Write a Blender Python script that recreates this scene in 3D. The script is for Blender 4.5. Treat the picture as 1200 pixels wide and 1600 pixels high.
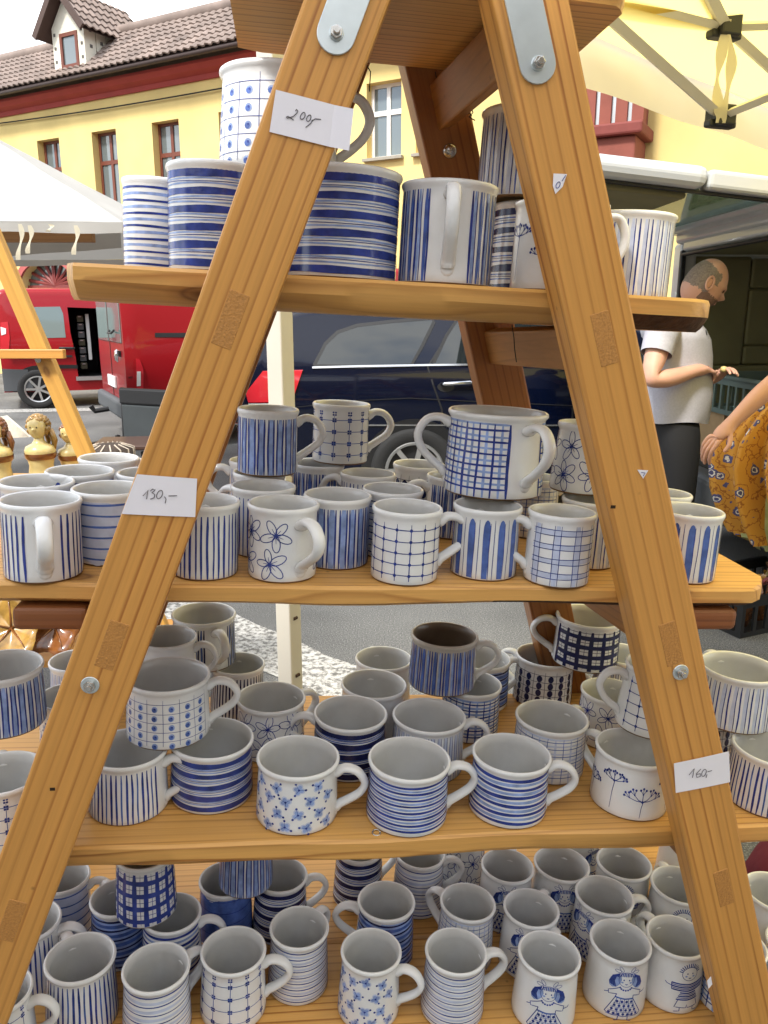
import bpy, bmesh, math, random
from mathutils import Vector, Matrix, Euler, noise
from mathutils.geometry import tessellate_polygon
R = math.radians
for o in list(bpy.data.objects): bpy.data.objects.remove(o, do_unlink=True)
scene = bpy.context.scene
COL = scene.collection

# ------------------------------------------------------------------ camera
CH, PITCH, FPX = 1.4, R(14), 1230.0
cam = bpy.data.cameras.new('camera'); camo = bpy.data.objects.new('camera', cam); COL.objects.link(camo)
camo.location = (0, 0, CH); camo.rotation_euler = (R(90) - PITCH, 0, 0)
cam.sensor_fit = 'HORIZONTAL'; cam.sensor_width = 36; cam.lens = 36 * FPX / 1200
cam.clip_start = .02; cam.clip_end = 3000
scene.camera = camo
# ------------------------------------------------------------------ world: bright broken cloud
SUN_EL, SUN_AZ = R(52), R(215)          # azimuth clockwise from +Y: behind and left of the camera
w = bpy.data.worlds.new('World'); scene.world = w; w.use_nodes = True
nt = w.node_tree; nt.nodes.clear(); N = nt.nodes.new; L = nt.links.new
sky = N('ShaderNodeTexSky'); sky.sky_type = 'NISHITA'; sky.sun_disc = False
sky.sun_elevation = SUN_EL; sky.sun_rotation = SUN_AZ; sky.air_density = 1.2; sky.dust_density = 1.5
b1 = N('ShaderNodeBackground'); b1.inputs[1].default_value = .13; L(sky.outputs[0], b1.inputs[0])
b2 = N('ShaderNodeBackground'); b2.inputs[0].default_value = (.97, .985, 1, 1); b2.inputs[1].default_value = 1.15
tc = N('ShaderNodeTexCoord'); mp = N('ShaderNodeMapping'); mp.inputs['Scale'].default_value = (1.6, 1.6, 3.6)
L(tc.outputs['Generated'], mp.inputs[0])
ns = N('ShaderNodeTexNoise'); ns.inputs['Scale'].default_value = 2.1; ns.inputs['Detail'].default_value = 7
ns.inputs['Roughness'].default_value = .58; L(mp.outputs[0], ns.inputs['Vector'])
rp = N('ShaderNodeValToRGB'); rp.color_ramp.elements[0].position = .41; rp.color_ramp.elements[1].position = .56
rp.color_ramp.elements[0].color = (.06, .06, .06, 1)
L(ns.outputs[0], rp.inputs[0])
mx = N('ShaderNodeMixShader'); L(rp.outputs[0], mx.inputs[0]); L(b1.outputs[0], mx.inputs[1]); L(b2.outputs[0], mx.inputs[2])
wo = N('ShaderNodeOutputWorld'); L(mx.outputs[0], wo.inputs[0])
# ------------------------------------------------------------------ sun (veiled)
sl = bpy.data.lights.new('sun', 'SUN'); sl.energy = 2.2; sl.angle = R(8); sl.color = (1, .965, .91)
so = bpy.data.objects.new('sun', sl); COL.objects.link(so)
sd = Vector((math.sin(SUN_AZ) * math.cos(SUN_EL), math.cos(SUN_AZ) * math.cos(SUN_EL), math.sin(SUN_EL)))
so.rotation_euler = sd.to_track_quat('Z', 'Y').to_euler(); so.location = sd * 40
vs = scene.view_settings
vs.view_transform = 'Standard'; vs.look = 'None'; vs.gamma = 1; vs.use_curve_mapping = False; vs.exposure = 1.25
scene.render.engine = 'CYCLES'

# ------------------------------------------------------------------ pixel -> point helpers (1200 x 1600 photograph)
FW = Vector((0, math.cos(PITCH), -math.sin(PITCH))); UP = Vector((0, math.sin(PITCH), math.cos(PITCH)))
EYE = Vector((0, 0, CH))
def ray(u, v): return FW + Vector((1, 0, 0)) * ((u - 600) / FPX) + UP * ((800 - v) / FPX)
def at_y(u, v, y): r = ray(u, v); return EYE + r * (y / r.y)
def at_z(u, v, z): r = ray(u, v); return EYE + r * ((z - CH) / r.z)
def on_plane(u, v, p, n):
    r = ray(u, v); return EYE + r * ((p - EYE).dot(n) / r.dot(n))
# the stand's own frame: front plane of the ladder, origin at the first rung
TS = Matrix.Translation((.044, .9, CH - .015)) @ Matrix.Rotation(R(7.05), 4, 'Z') @ Matrix.Rotation(R(2.9), 4, 'Y')
TSI = TS.inverted(); TSR = TS.to_3x3()
EYES = TSI @ EYE
def us(u, v, ax, val):
    r = TSI.to_3x3() @ ray(u, v); return EYES + r * ((val - EYES[ax]) / r[ax])
def depth_s(p): return (TS @ Vector(p) - EYE).dot(FW)

# ------------------------------------------------------------------ mesh helpers
class MB:
    def __init__(s): s.v = []; s.f = []; s.m = []
    def add(s, vs_, fs, m=0):
        b = len(s.v); s.v += [tuple(p) for p in vs_]
        for f in fs: s.f.append(tuple(b + i for i in f)); s.m.append(m)
    def box(s, a, b, m=0):
        (x0, y0, z0), (x1, y1, z1) = a, b
        s.add([(x0,y0,z0),(x1,y0,z0),(x1,y1,z0),(x0,y1,z0),(x0,y0,z1),(x1,y0,z1),(x1,y1,z1),(x0,y1,z1)],
              [(0,3,2,1),(4,5,6,7),(0,1,5,4),(1,2,6,5),(2,3,7,6),(3,0,4,7)], m)
    def tube(s, pts, rad, n=8, m=0, cap=True, flat=1.0, side=None):
        pts = [Vector(p) for p in pts]; k = len(pts)
        rad = rad if isinstance(rad, (list, tuple)) else [rad] * k
        b = len(s.v); pu = None
        for i, p in enumerate(pts):
            t = (pts[min(i + 1, k - 1)] - pts[max(i - 1, 0)]).normalized()
            if side is not None: u = Vector(side)
            elif pu is None: u = t.orthogonal()
            else: u = pu
            u = (u - t * u.dot(t)).normalized(); pu = u; q = t.cross(u)
            for j in range(n):
                a = 2 * math.pi * j / n
                s.v.append(tuple(p + u * (math.cos(a) * rad[i]) + q * (math.sin(a) * rad[i] * flat)))
        for i in range(k - 1):
            for j in range(n):
                s.f.append((b+i*n+j, b+i*n+(j+1)%n, b+(i+1)*n+(j+1)%n, b+(i+1)*n+j)); s.m.append(m)
        if cap:
            s.f.append(tuple(b + j for j in reversed(range(n)))); s.m.append(m)
            s.f.append(tuple(b + (k-1)*n + j for j in range(n))); s.m.append(m)
    def lathe(s, prof, n=32, m=0, mfun=None, close=False):
        b = len(s.v); k = len(prof)
        for (r_, z) in prof:
            for j in range(n):
                a = 2 * math.pi * j / n; s.v.append((r_ * math.cos(a), r_ * math.sin(a), z))
        for i in range(k - 1):
            for j in range(n):
                s.f.append((b+i*n+j, b+i*n+(j+1)%n, b+(i+1)*n+(j+1)%n, b+(i+1)*n+j)); s.m.append(mfun(i) if mfun else m)
    def xf(s, M, start=0):
        for i in range(start, len(s.v)): s.v[i] = tuple(M @ Vector(s.v[i]))
    def build(s, name, mats, parent=None, smooth=False, M=None, bevel=0, segs=2, angle=None):
        me = bpy.data.meshes.new(name); me.from_pydata(s.v, [], s.f)
        mats = mats if isinstance(mats, (list, tuple)) else [mats]
        for mt in mats: me.materials.append(mt)
        if len(mats) > 1: me.polygons.foreach_set('material_index', s.m)
        if smooth: me.polygons.foreach_set('use_smooth', [True] * len(me.polygons))
        me.update()
        return link(me, name, parent, M, bevel, segs, angle)
def link(me, name, parent=None, M=None, bevel=0, segs=2, angle=None):
    o = bpy.data.objects.new(name, me); COL.objects.link(o)
    if parent: o.parent = parent
    if M is not None: o.matrix_local = M
    if bevel:
        md = o.modifiers.new('bevel', 'BEVEL'); md.width = bevel; md.segments = segs; md.limit_method = 'ANGLE'; md.angle_limit = R(40)
    if angle:
        me.polygons.foreach_set('use_smooth', [True] * len(me.polygons))
        sharp(me, angle)
    return o
def sharp(me, ang):
    bm = bmesh.new(); bm.from_mesh(me)
    for e in bm.edges:
        if len(e.link_faces) == 2 and e.calc_face_angle(0) > R(ang): e.smooth = False
    bm.to_mesh(me); bm.free()
def empty(name, M=None, parent=None):
    o = bpy.data.objects.new(name, None); COL.objects.link(o); o.empty_display_size = .05
    if parent: o.parent = parent
    if M is not None: o.matrix_world = M
    return o
def tag(o, label=None, cat=None, group=None, kind=None):
    if label: o['label'] = label
    if cat: o['category'] = cat
    if group: o['group'] = group
    if kind: o['kind'] = kind
    return o
def catmull(P, n=5):
    P = [Vector(p) for p in P]; out = []
    for i in range(len(P) - 1):
        p0, p1, p2, p3 = P[max(i-1, 0)], P[i], P[i+1], P[min(i+2, len(P)-1)]
        for j in range(n):
            t = j / n; out.append(.5 * ((2*p1) + (p2-p0)*t + (2*p0-5*p1+4*p2-p3)*t*t + (3*p1-p0-3*p2+p3)*t*t*t))
    out.append(P[-1]); return out
def sc(pts, k, ox, oy): return [(x / k + ox, y / k + oy) for x, y in pts]
# ------------------------------------------------------------------ materials
def mat(name, col, rough=.5, metal=0, spec=None, coat=0, var=0, vscale=8, bump=0, bscale=60, trans=0, ior=1.45, emis=None, sss=0, alpha=None):
    m = bpy.data.materials.new(name); m.use_nodes = True
    t = m.node_tree; p = t.nodes['Principled BSDF']; N = t.nodes.new; L = t.links.new
    p.inputs['Base Color'].default_value = (*col, 1); p.inputs['Roughness'].default_value = rough
    p.inputs['Metallic'].default_value = metal; p.inputs['Coat Weight'].default_value = coat; p.inputs['Coat Roughness'].default_value = .05
    p.inputs['IOR'].default_value = ior
    if spec is not None: p.inputs['Specular IOR Level'].default_value = spec
    if trans: p.inputs['Transmission Weight'].default_value = trans
    if sss: p.inputs['Subsurface Weight'].default_value = sss; p.inputs['Subsurface Radius'].default_value = (.01, .005, .003)
    if emis: p.inputs['Emission Color'].default_value = (*emis[:3], 1); p.inputs['Emission Strength'].default_value = emis[3]
    if var or bump:
        tc = N('ShaderNodeTexCoord')
    if var:
        ns = N('ShaderNodeTexNoise'); ns.inputs['Scale'].default_value = vscale; ns.inputs['Detail'].default_value = 5
        L(tc.outputs['Object'], ns.inputs['Vector'])
        hs = N('ShaderNodeHueSaturation'); hs.inputs['Color'].default_value = (*col, 1)
        mr = N('ShaderNodeMapRange'); mr.inputs[1].default_value = .25; mr.inputs[2].default_value = .75
        mr.inputs[3].default_value = 1 - var; mr.inputs[4].default_value = 1 + var
        L(ns.outputs[0], mr.inputs[0]); L(mr.outputs[0], hs.inputs['Value']); L(hs.outputs[0], p.inputs['Base Color'])
    if bump:
        n2 = N('ShaderNodeTexNoise'); n2.inputs['Scale'].default_value = bscale; n2.inputs['Detail'].default_value = 4
        L(tc.outputs['Object'], n2.inputs['Vector'])
        bp = N('ShaderNodeBump'); bp.inputs['Strength'].default_value = bump; bp.inputs['Distance'].default_value = .004
        L(n2.outputs[0], bp.inputs['Height']); L(bp.outputs[0], p.inputs['Normal'])
    return m
def wood(name, light, dark, axis='X', rings=55, off=(.0, .10), rough=.42, streak=.5):
    """sawn pine: growth rings round an axis lying outside the piece, fine fibres, a few knots"""
    m = bpy.data.materials.new(name); m.use_nodes = True
    t = m.node_tree; p = t.nodes['Principled BSDF']; N = t.nodes.new; L = t.links.new
    tc = N('ShaderNodeTexCoord'); oi = N('ShaderNodeObjectInfo')
    rv = N('ShaderNodeVectorMath'); rv.operation = 'SCALE'; rv.inputs[0].default_value = (.05, .03, 3.1) if axis == 'Z' else (3.1, .05, .03)
    L(oi.outputs['Random'], rv.inputs['Scale'])
    ad = N('ShaderNodeVectorMath'); ad.operation = 'ADD'; L(tc.outputs['Object'], ad.inputs[0]); L(rv.outputs[0], ad.inputs[1])
    mp = N('ShaderNodeMapping'); L(ad.outputs[0], mp.inputs[0])
    if axis == 'Z': mp.inputs['Scale'].default_value = (1, 1, .035); mp.inputs['Location'].default_value = (off[0], off[1], 0)
    else: mp.inputs['Scale'].default_value = (.035, 1, 1); mp.inputs['Location'].default_value = (0, off[0], off[1])
    # slow wander of the rings
    n0 = N('ShaderNodeTexNoise'); n0.inputs['Scale'].default_value = 9; n0.inputs['Detail'].default_value = 2; L(mp.outputs[0], n0.inputs['Vector'])
    wv = N('ShaderNodeVectorMath'); wv.operation = 'MULTIPLY_ADD'; wv.inputs[1].default_value = (.06,) * 3
    L(n0.outputs['Color'], wv.inputs[0]); L(mp.outputs[0], wv.inputs[2])
    wt = N('ShaderNodeTexWave'); wt.wave_type = 'RINGS'; wt.rings_direction = axis; wt.wave_profile = 'SAW'
    wt.inputs['Scale'].default_value = rings / 3.14; wt.inputs['Distortion'].default_value = .6; wt.inputs['Detail'].default_value = 2
    L(wv.outputs[0], wt.inputs['Vector'])
    cr = N('ShaderNodeValToRGB'); e = cr.color_ramp.elements
    e[0].position = 0; e[0].color = (0, 0, 0, 1); e[1].position = 1; e[1].color = (.15, .15, .15, 1)
    a = e.new(.68); a.color = (.08, .08, .08, 1); a = e.new(.90); a.color = (1, 1, 1, 1)
    L(wt.outputs['Fac'], cr.inputs[0])
    # fibres
    m2 = N('ShaderNodeMapping'); L(ad.outputs[0], m2.inputs[0]); m2.inputs['Scale'].default_value = (260, 260, 5) if axis == 'Z' else (5, 260, 260)
    n1 = N('ShaderNodeTexNoise'); n1.inputs['Scale'].default_value = 1; n1.inputs['Detail'].default_value = 3; L(m2.outputs[0], n1.inputs['Vector'])
    m3 = N('ShaderNodeMapping'); L(ad.outputs[0], m3.inputs[0]); m3.inputs['Scale'].default_value = (22, 22, 1.6) if axis == 'Z' else (1.6, 22, 22)
    n3 = N('ShaderNodeTexNoise'); n3.inputs['Scale'].default_value = 1; n3.inputs['Detail'].default_value = 4; L(m3.outputs[0], n3.inputs['Vector'])
    mx = N('ShaderNodeMix'); mx.data_type = 'RGBA'; mx.inputs[6].default_value = (*light, 1); mx.inputs[7].default_value = (*dark, 1)
    mu = N('ShaderNodeMath'); mu.operation = 'MULTIPLY'; mu.inputs[1].default_value = streak; L(cr.outputs[0], mu.inputs[0])
    m5 = N('ShaderNodeMath'); m5.operation = 'MULTIPLY'; L(mu.outputs[0], m5.inputs[0])
    mr3 = N('ShaderNodeMapRange'); mr3.inputs[1].default_value = .3; mr3.inputs[2].default_value = .7; mr3.inputs[3].default_value = .05; mr3.inputs[4].default_value = 1.25
    L(n3.outputs[0], mr3.inputs[0]); L(mr3.outputs[0], m5.inputs[1])
    L(m5.outputs[0], mx.inputs[0])
    hs = N('ShaderNodeHueSaturation'); L(mx.outputs[2], hs.inputs['Color'])
    mr = N('ShaderNodeMapRange'); mr.inputs[1].default_value = .25; mr.inputs[2].default_value = .75; mr.inputs[3].default_value = .80; mr.inputs[4].default_value = 1.16
    ma = N('ShaderNodeMath'); ma.operation = 'MULTIPLY_ADD'; ma.inputs[1].default_value = .45; L(n1.outputs[0], ma.inputs[0])
    mb_ = N('ShaderNodeMath'); mb_.operation = 'MULTIPLY'; mb_.inputs[1].default_value = .55; L(n3.outputs[0], mb_.inputs[0]); L(mb_.outputs[0], ma.inputs[2])
    L(ma.outputs[0], mr.inputs[0]); L(mr.outputs[0], hs.inputs['Value'])
    # small dents and dark specks
    vo = N('ShaderNodeTexVoronoi'); vo.inputs['Scale'].default_value = 14; L(ad.outputs[0], vo.inputs['Vector'])
    lt = N('ShaderNodeMapRange'); lt.inputs[1].default_value = .012; lt.inputs[2].default_value = .05; lt.inputs[3].default_value = .45; lt.inputs[4].default_value = 1
    L(vo.outputs['Distance'], lt.inputs[0])
    m6 = N('ShaderNodeMix'); m6.data_type = 'RGBA'; m6.inputs[6].default_value = (.16, .07, .02, 1); L(lt.outputs[0], m6.inputs[0]); L(hs.outputs[0], m6.inputs[7])
    # knots
    mk = N('ShaderNodeMapping'); L(ad.outputs[0], mk.inputs[0]); mk.inputs['Scale'].default_value = (7, 7, 3.2) if axis == 'Z' else (3.2, 7, 7)
    vk = N('ShaderNodeTexVoronoi'); vk.inputs['Scale'].default_value = 1; L(mk.outputs[0], vk.inputs['Vector'])
    kr = N('ShaderNodeValToRGB'); q = kr.color_ramp.elements; q[0].position = .03; q[0].color = (1, 1, 1, 1); q[1].position = .16; q[1].color = (0, 0, 0, 1)
    a = q.new(.07); a.color = (.55, .55, .55, 1); a = q.new(.09); a.color = (.85, .85, .85, 1); a = q.new(.11); a.color = (.3, .3, .3, 1); L(vk.outputs['Distance'], kr.inputs[0])
    m7 = N('ShaderNodeMix'); m7.data_type = 'RGBA'; m7.inputs[7].default_value = (.17, .065, .014, 1); L(kr.outputs[0], m7.inputs[0]); L(m6.outputs[2], m7.inputs[6])
    L(m7.outputs[2], p.inputs['Base Color'])
    p.inputs['Roughness'].default_value = rough
    bp = N('ShaderNodeBump'); bp.inputs['Strength'].default_value = .25; bp.inputs['Distance'].default_value = .0012
    L(n1.outputs[0], bp.inputs['Height']); L(bp.outputs[0], p.inputs['Normal'])
    return m
def glaze(name, col, rough=.22, var=.12, vs_=40, speck=0):
    m = mat(name, col, rough, var=var, vscale=vs_, bump=.06, bscale=140)
    m.node_tree.nodes['Principled BSDF'].inputs['IOR'].default_value = 1.5
    return m
M = {}
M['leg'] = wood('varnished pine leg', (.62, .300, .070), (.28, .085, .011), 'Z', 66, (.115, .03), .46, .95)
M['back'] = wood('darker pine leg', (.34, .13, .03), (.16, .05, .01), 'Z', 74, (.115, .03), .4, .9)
M['board'] = wood('pine board', (.67, .360, .100), (.32, .115, .019), 'X', 74, (.30, .05), .46, .85)
M['board2'] = wood('shade-dark pine batten', (.22, .075, .022), (.11, .035, .01), 'X', 60, (.0, .16), .5, .7)  # shade beneath the second shelf put into the batten's colour
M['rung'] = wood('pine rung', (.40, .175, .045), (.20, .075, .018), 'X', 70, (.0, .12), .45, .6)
M['endgrain'] = mat('end grain of a tenon', (.46, .215, .055), .6, var=.22, vscale=500, bump=.4, bscale=300)
M['bark'] = mat('bark edge', (.07, .03, .012), .9, var=.5, vscale=60, bump=.8, bscale=90)
M['zinc'] = mat('zinc plated steel', (.62, .68, .70), .34, .75, var=.1, vscale=30)
M['steel'] = mat('steel bolt', (.55, .54, .52), .25, 1, var=.1, vscale=80)
M['hole'] = mat('dark nail hole', (.03, .015, .006), .9)
M['wire'] = mat('thin dark wire', (.02, .018, .016), .5)
M['white_glaze'] = glaze('white stoneware glaze', (.735, .74, .74), .13, .05, 26)
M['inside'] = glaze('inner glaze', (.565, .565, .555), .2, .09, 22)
M['brown_in'] = glaze('brown inner glaze', (.16, .125, .095), .3, .2, 30)
M['brown_rim'] = glaze('smoky rim glaze', (.50, .46, .41), .25, .15, 30)
M['foot'] = mat('bare clay foot', (.20, .115, .055), .85, var=.2, vscale=60)
M['dark'] = glaze('cobalt dark', (.026, .047, .24), .16, .5, 45)
M['navy'] = glaze('cobalt black', (.012, .016, .075), .25, .3, 90)
M['mid'] = glaze('cobalt mid', (.065, .12, .37), .16, .5, 45)
M['light'] = glaze('cobalt wash', (.25, .34, .60), .16, .38, 55)
M['pale'] = glaze('pale wash', (.50, .55, .70), .22, .12, 60)
PM = ['dark', 'navy', 'mid', 'light', 'pale']
M['paper'] = mat('white paper', (.80, .78, .84), .8, var=.03, vscale=20)
M['ink'] = mat('pencil line', (.10, .09, .10), .8)
# ================================================================== ground
def asphalt():
    m = mat('asphalt', (.105, .105, .10), .85, bump=.9, bscale=160); t = m.node_tree; p = t.nodes['Principled BSDF']; N = t.nodes.new; L = t.links.new
    tc = N('ShaderNodeTexCoord'); a = N('ShaderNodeTexNoise'); a.inputs['Scale'].default_value = 170; a.inputs['Detail'].default_value = 2; L(tc.outputs['Object'], a.inputs['Vector'])
    b = N('ShaderNodeTexNoise'); b.inputs['Scale'].default_value = .9; b.inputs['Detail'].default_value = 6; L(tc.outputs['Object'], b.inputs['Vector'])
    r = N('ShaderNodeValToRGB'); e = r.color_ramp.elements; e[0].position = .3; e[0].color = (.055, .055, .055, 1); e[1].position = .72; e[1].color = (.27, .265, .25, 1); k = e.new(.55); k.color = (.115, .115, .11, 1)
    L(a.outputs[0], r.inputs[0])
    mr = N('ShaderNodeMapRange'); mr.inputs[3].default_value = .75; mr.inputs[4].default_value = 1.5; mr.inputs[1].default_value = .3; mr.inputs[2].default_value = .7; L(b.outputs[0], mr.inputs[0])
    hs = N('ShaderNodeHueSaturation'); L(r.outputs[0], hs.inputs['Color']); L(mr.outputs[0], hs.inputs['Value']); L(hs.outputs[0], p.inputs['Base Color']); return m
def worn_paint():
    m = mat('worn white road paint', (.7, .69, .66), .8, bump=.8, bscale=120); t = m.node_tree; p = t.nodes['Principled BSDF']; N = t.nodes.new; L = t.links.new
    tc = N('ShaderNodeTexCoord'); a = N('ShaderNodeTexNoise'); a.inputs['Scale'].default_value = 38; a.inputs['Detail'].default_value = 8; a.inputs['Roughness'].default_value = .7; L(tc.outputs['Object'], a.inputs['Vector'])
    r = N('ShaderNodeValToRGB'); e = r.color_ramp.elements; e[0].position = .42; e[0].color = (.12, .115, .105, 1); e[1].position = .56; e[1].color = (.46, .45, .42, 1); L(a.outputs[0], r.inputs[0]); L(r.outputs[0], p.inputs['Base Color']); return m
b = MB(); n = 40; S_ = 700
b.add([(-S_, -S_, 0), (S_, -S_, 0), (S_, S_, 0), (-S_, S_, 0)], [(0, 1, 2, 3)]); tag(b.build('ground', asphalt()), kind='structure')
PAINTM = worn_paint()
def marking(px, name='road_marking'):
    b = MB(); b.add([at_z(u, v, .004) for u, v in px], [tuple(range(len(px)))]); o = b.build(name, PAINTM); tag(o, kind='structure')
    me = o.data
    if me.polygons[0].normal.z < 0: me.flip_normals()
marking([(250, 928), (300, 940), (352, 951), (402, 976), (455, 996), (510, 1024), (575, 1046), (640, 1084), (700, 1110), (640, 1146), (560, 1112), (470, 1072), (400, 1044), (330, 1006), (240, 965)])
marking([(-60, 646), (-60, 641), (400, 632), (400, 637)])

# ================================================================== the yellow house
P0 = at_y(70, 493, 19.0); UA = Vector((.873, -.488, 0)).normalized(); NB = Vector((-UA.y * -1, 0, 0))
NB = Vector((UA.y, -UA.x, 0)).normalized()                     # towards the street
P0.z = 0
MH = Matrix((UA, -NB, Vector((0, 0, 1)))).transposed().to_4x4(); MH.translation = P0   # local x along the wall, y into the house, z up
MHI = MH.inverted()
def fpx(u, v, back=0): return MHI @ on_plane(u, v, P0 - NB * back, NB)
yel = mat('yellow render', (.74, .57, .225), .9, var=.17, vscale=.8, bump=.25, bscale=30)
yel2 = mat('pale yellow render', (.78, .63, .28), .9, var=.05, vscale=1.5)
redm = mat('oxide red cornice', (.34, .045, .035), .7, var=.12, vscale=3)
brn = mat('red brown window frame', (.16, .045, .025), .5); whf = mat('white window frame', (.78, .77, .74), .45)
def glassmat(name, col=(.02, .025, .03)):
    return mat(name, col, .04, spec=.9, ior=1.6)
gl = glassmat('window glass', (.13, .155, .16)); cur = mat('lace curtain', (.55, .52, .44), .9)
stone = mat('grey sill', (.33, .30, .24), .8, var=.1)
house = empty('yellow_house', MH); tag(house, 'long yellow two-storey house with red cornice, brown tiled roof and dormer', 'house')
def F2(u0, v0, u1, v1): a = fpx(u0, v0); c = fpx(u1, v1); return [min(a.x, c.x), max(a.x, c.x), min(a.z, c.z), max(a.z, c.z)]
ze = fpx(170, 124).z                                             # eaves
zc1 = ze - .10
W2_, W3_, WW = F2(143, 211, 187, 326), F2(237, 196, 283, 300), F2(573, 131, 627, 243)
wz0, wz1 = WW[2], W3_[3]; wz1 = (W2_[3] + W3_[3]) / 2
step = W3_[0] - W2_[0]; ww = W3_[1] - W3_[0]
holes = []
for i in range(-2, 3): s0 = W2_[0] + step * i; holes.append([s0, s0 + ww * 1.06, W2_[2], wz1 + .05, 'brown'])
g_ = F2(28, 398, 122, 470); gate = [g_[0], g_[1], 0.0, fpx(75, 407).z]
s0 = W3_[0] + step * 2
WWw = WW[1] - WW[0]
for u in (430, 573, 650):
    a = fpx(u, 190).x; holes.append([a, a + WWw, wz0, WW[3], 'white'])
for a in (1.2, 4.0): holes.append([W3_[1] + a, W3_[1] + a + .9, .9, 2.3, 'brown'])
holes = [h for h in holes]
x0h, x1h = -14, 24
def wall_mesh(x0, x1, z0, z1, hs, th=.28):
    b = MB(); xs = sorted({x0, x1, *[h[0] for h in hs], *[h[1] for h in hs]}); zs = sorted({z0, z1, *[h[2] for h in hs], *[h[3] for h in hs]})
    for i in range(len(xs) - 1):
        for j in range(len(zs) - 1):
            cx, cz = (xs[i] + xs[i+1]) / 2, (zs[j] + zs[j+1]) / 2
            if any(h[0] < cx < h[1] and h[2] < cz < h[3] for h in hs): continue
            b.add([(xs[i], 0, zs[j]), (xs[i+1], 0, zs[j]), (xs[i+1], 0, zs[j+1]), (xs[i], 0, zs[j+1])], [(0, 1, 2, 3)])
    for h in hs:
        a, c, d, e = h[:4]
        b.add([(a,0,d),(c,0,d),(c,0,e),(a,0,e),(a,th,d),(c,th,d),(c,th,e),(a,th,e)], [(0,4,5,1),(1,5,6,2),(2,6,7,3),(3,7,4,0)])
    return b
wall_mesh(x0h, x1h, 0, zc1, holes + [gate]).build('wall', yel, house)
b = MB(); b.box((x0h, 6, 0), (x1h, 6.2, zc1)); b.box((x0h - .2, 0, 0), (x0h, 6.2, zc1)); b.box((x1h, 0, 0), (x1h + .2, 6.2, zc1)); b.build('rear_wall', yel2, house)
def window(h, parent):
    a, c, d, e, kind = h; fm = brn if kind == 'brown' else whf; y = .17; t = .055
    win = empty('window', None, parent); win.parent = parent
    b = MB()
    for (p, q) in (((a, y, d), (a + t, y + .06, e)), ((c - t, y, d), (c, y + .06, e)), ((a + t, y, d), (c - t, y + .06, d + t)), ((a + t, y, e - t), (c - t, y + .06, e))): b.box(p, q)
    m_ = (a + c) / 2; tz = d + (e - d) * .62
    b.box((m_ - .035, y + .002, d + t), (m_ + .035, y + .055, e - t)); b.box((a + t, y + .001, tz - .04), (m_ - .035, y + .056, tz + .04)); b.box((m_ + .035, y + .001, tz - .04), (c - t, y + .056, tz + .04))
    b.build('frame', fm, win)
    for (xa, xb) in ((a + t, m_ - .035), (m_ + .035, c - t)):
        for (za, zb) in ((d + t, tz - .04), (tz + .04, e - t)):
            b = MB(); b.box((xa, y + .025, za), (xb, y + .033, zb)); b.build('pane', gl, win)
    b = MB(); k = 10
    for i in range(k):
        xa = a + (c - a) * .3 * i / k; b.box((xa, y + .14 + .02 * (i % 2), d), (xa + (c - a) * .3 / k + .01, y + .155 + .02 * (i % 2), e))
    b.build('curtain', cur, win)
    b = MB(); b.box((a - .05, -.09, d - .05), (c + .05, .17, d - .003)); b.build('sill', stone if kind != 'white' else stone, win)
for h in holes: window(h, house)
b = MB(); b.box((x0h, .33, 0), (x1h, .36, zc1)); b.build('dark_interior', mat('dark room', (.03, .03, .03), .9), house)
# cornice: stepped red moulding under the eaves
b = MB(); zb_ = fpx(170, 148).z
zb_ = fpx(170, 153).z
b.add([(x, y, z) for x in (x0h, x1h) for y, z in ((-.001, zb_), (-.05, zb_), (-.07, zb_ + .08), (-.20, zc1 - .10), (-.28, zc1 - .02), (-.28, zc1 + .03), (-.001, zc1 + .03))], [(i, i + 1, i + 8, i + 7) for i in range(6)] + [(0, 1, 2, 3, 4, 5, 6), (13, 12, 11, 10, 9, 8, 7)])
b.build('cornice', redm, house)
b = MB(); b.tube([(x0h, -.50, zc1 + .07), (x1h, -.50, zc1 + .07)], .05, 10); b.build('gutter', mat('brown gutter', (.05, .03, .025), .5), house, smooth=True)
# roof of pantiles
PT = R(42); e0 = Vector((0, -.55, zc1 + .10))
def rp(x, l, up=0): return Vector((x, e0.y + l * math.cos(PT) - up * math.sin(PT), e0.z + l * math.sin(PT) + up * math.cos(PT)))
best = 0
for i in range(200):
    l = .05 * i; P_ = MH @ rp(fpx(0, 105).x - 1.5, l); d_ = P_ - EYE
    if 800 - FPX * d_.dot(UP) / d_.dot(FW) > 106: best = l
RL = best + .1
def tiles(x0, x1, l0, l1, fn, step=.21, wave=.17, seg=4):
    b = MB(); nc = int((l1 - l0) / step) + 1; nw = int((x1 - x0) / wave * seg)
    for c in range(nc):
        la, lb = l0 + c * step, min(l0 + (c + 1) * step + .03, l1 + .03); k0 = len(b.v); jt = random.Random(c).uniform(-.03, .03)
        for i in range(nw + 1):
            x = x0 + (x1 - x0) * i / nw; ph = 2 * math.pi * (i / seg); s = .026 * (math.sin(ph) * .6 + abs(math.sin(ph * .5)))
            b.v += [tuple(fn(x + jt * 0, la, s + .045)), tuple(fn(x, lb, s + .012)), tuple(fn(x, la, s + .015))]
        for i in range(nw):
            a = k0 + 3 * i; b.f += [(a, a + 3, a + 4, a + 1), (a + 2, a + 5, a + 3, a)]; b.m += [0, 0]
    return b
tm = mat('weathered clay tile', (.215, .165, .140), .85, var=.34, vscale=2.2)
rb = tiles(x0h, x1h, 0, RL, rp); rb.build('roof_tiles', tm, house)['kind'] = 'stuff'
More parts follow.
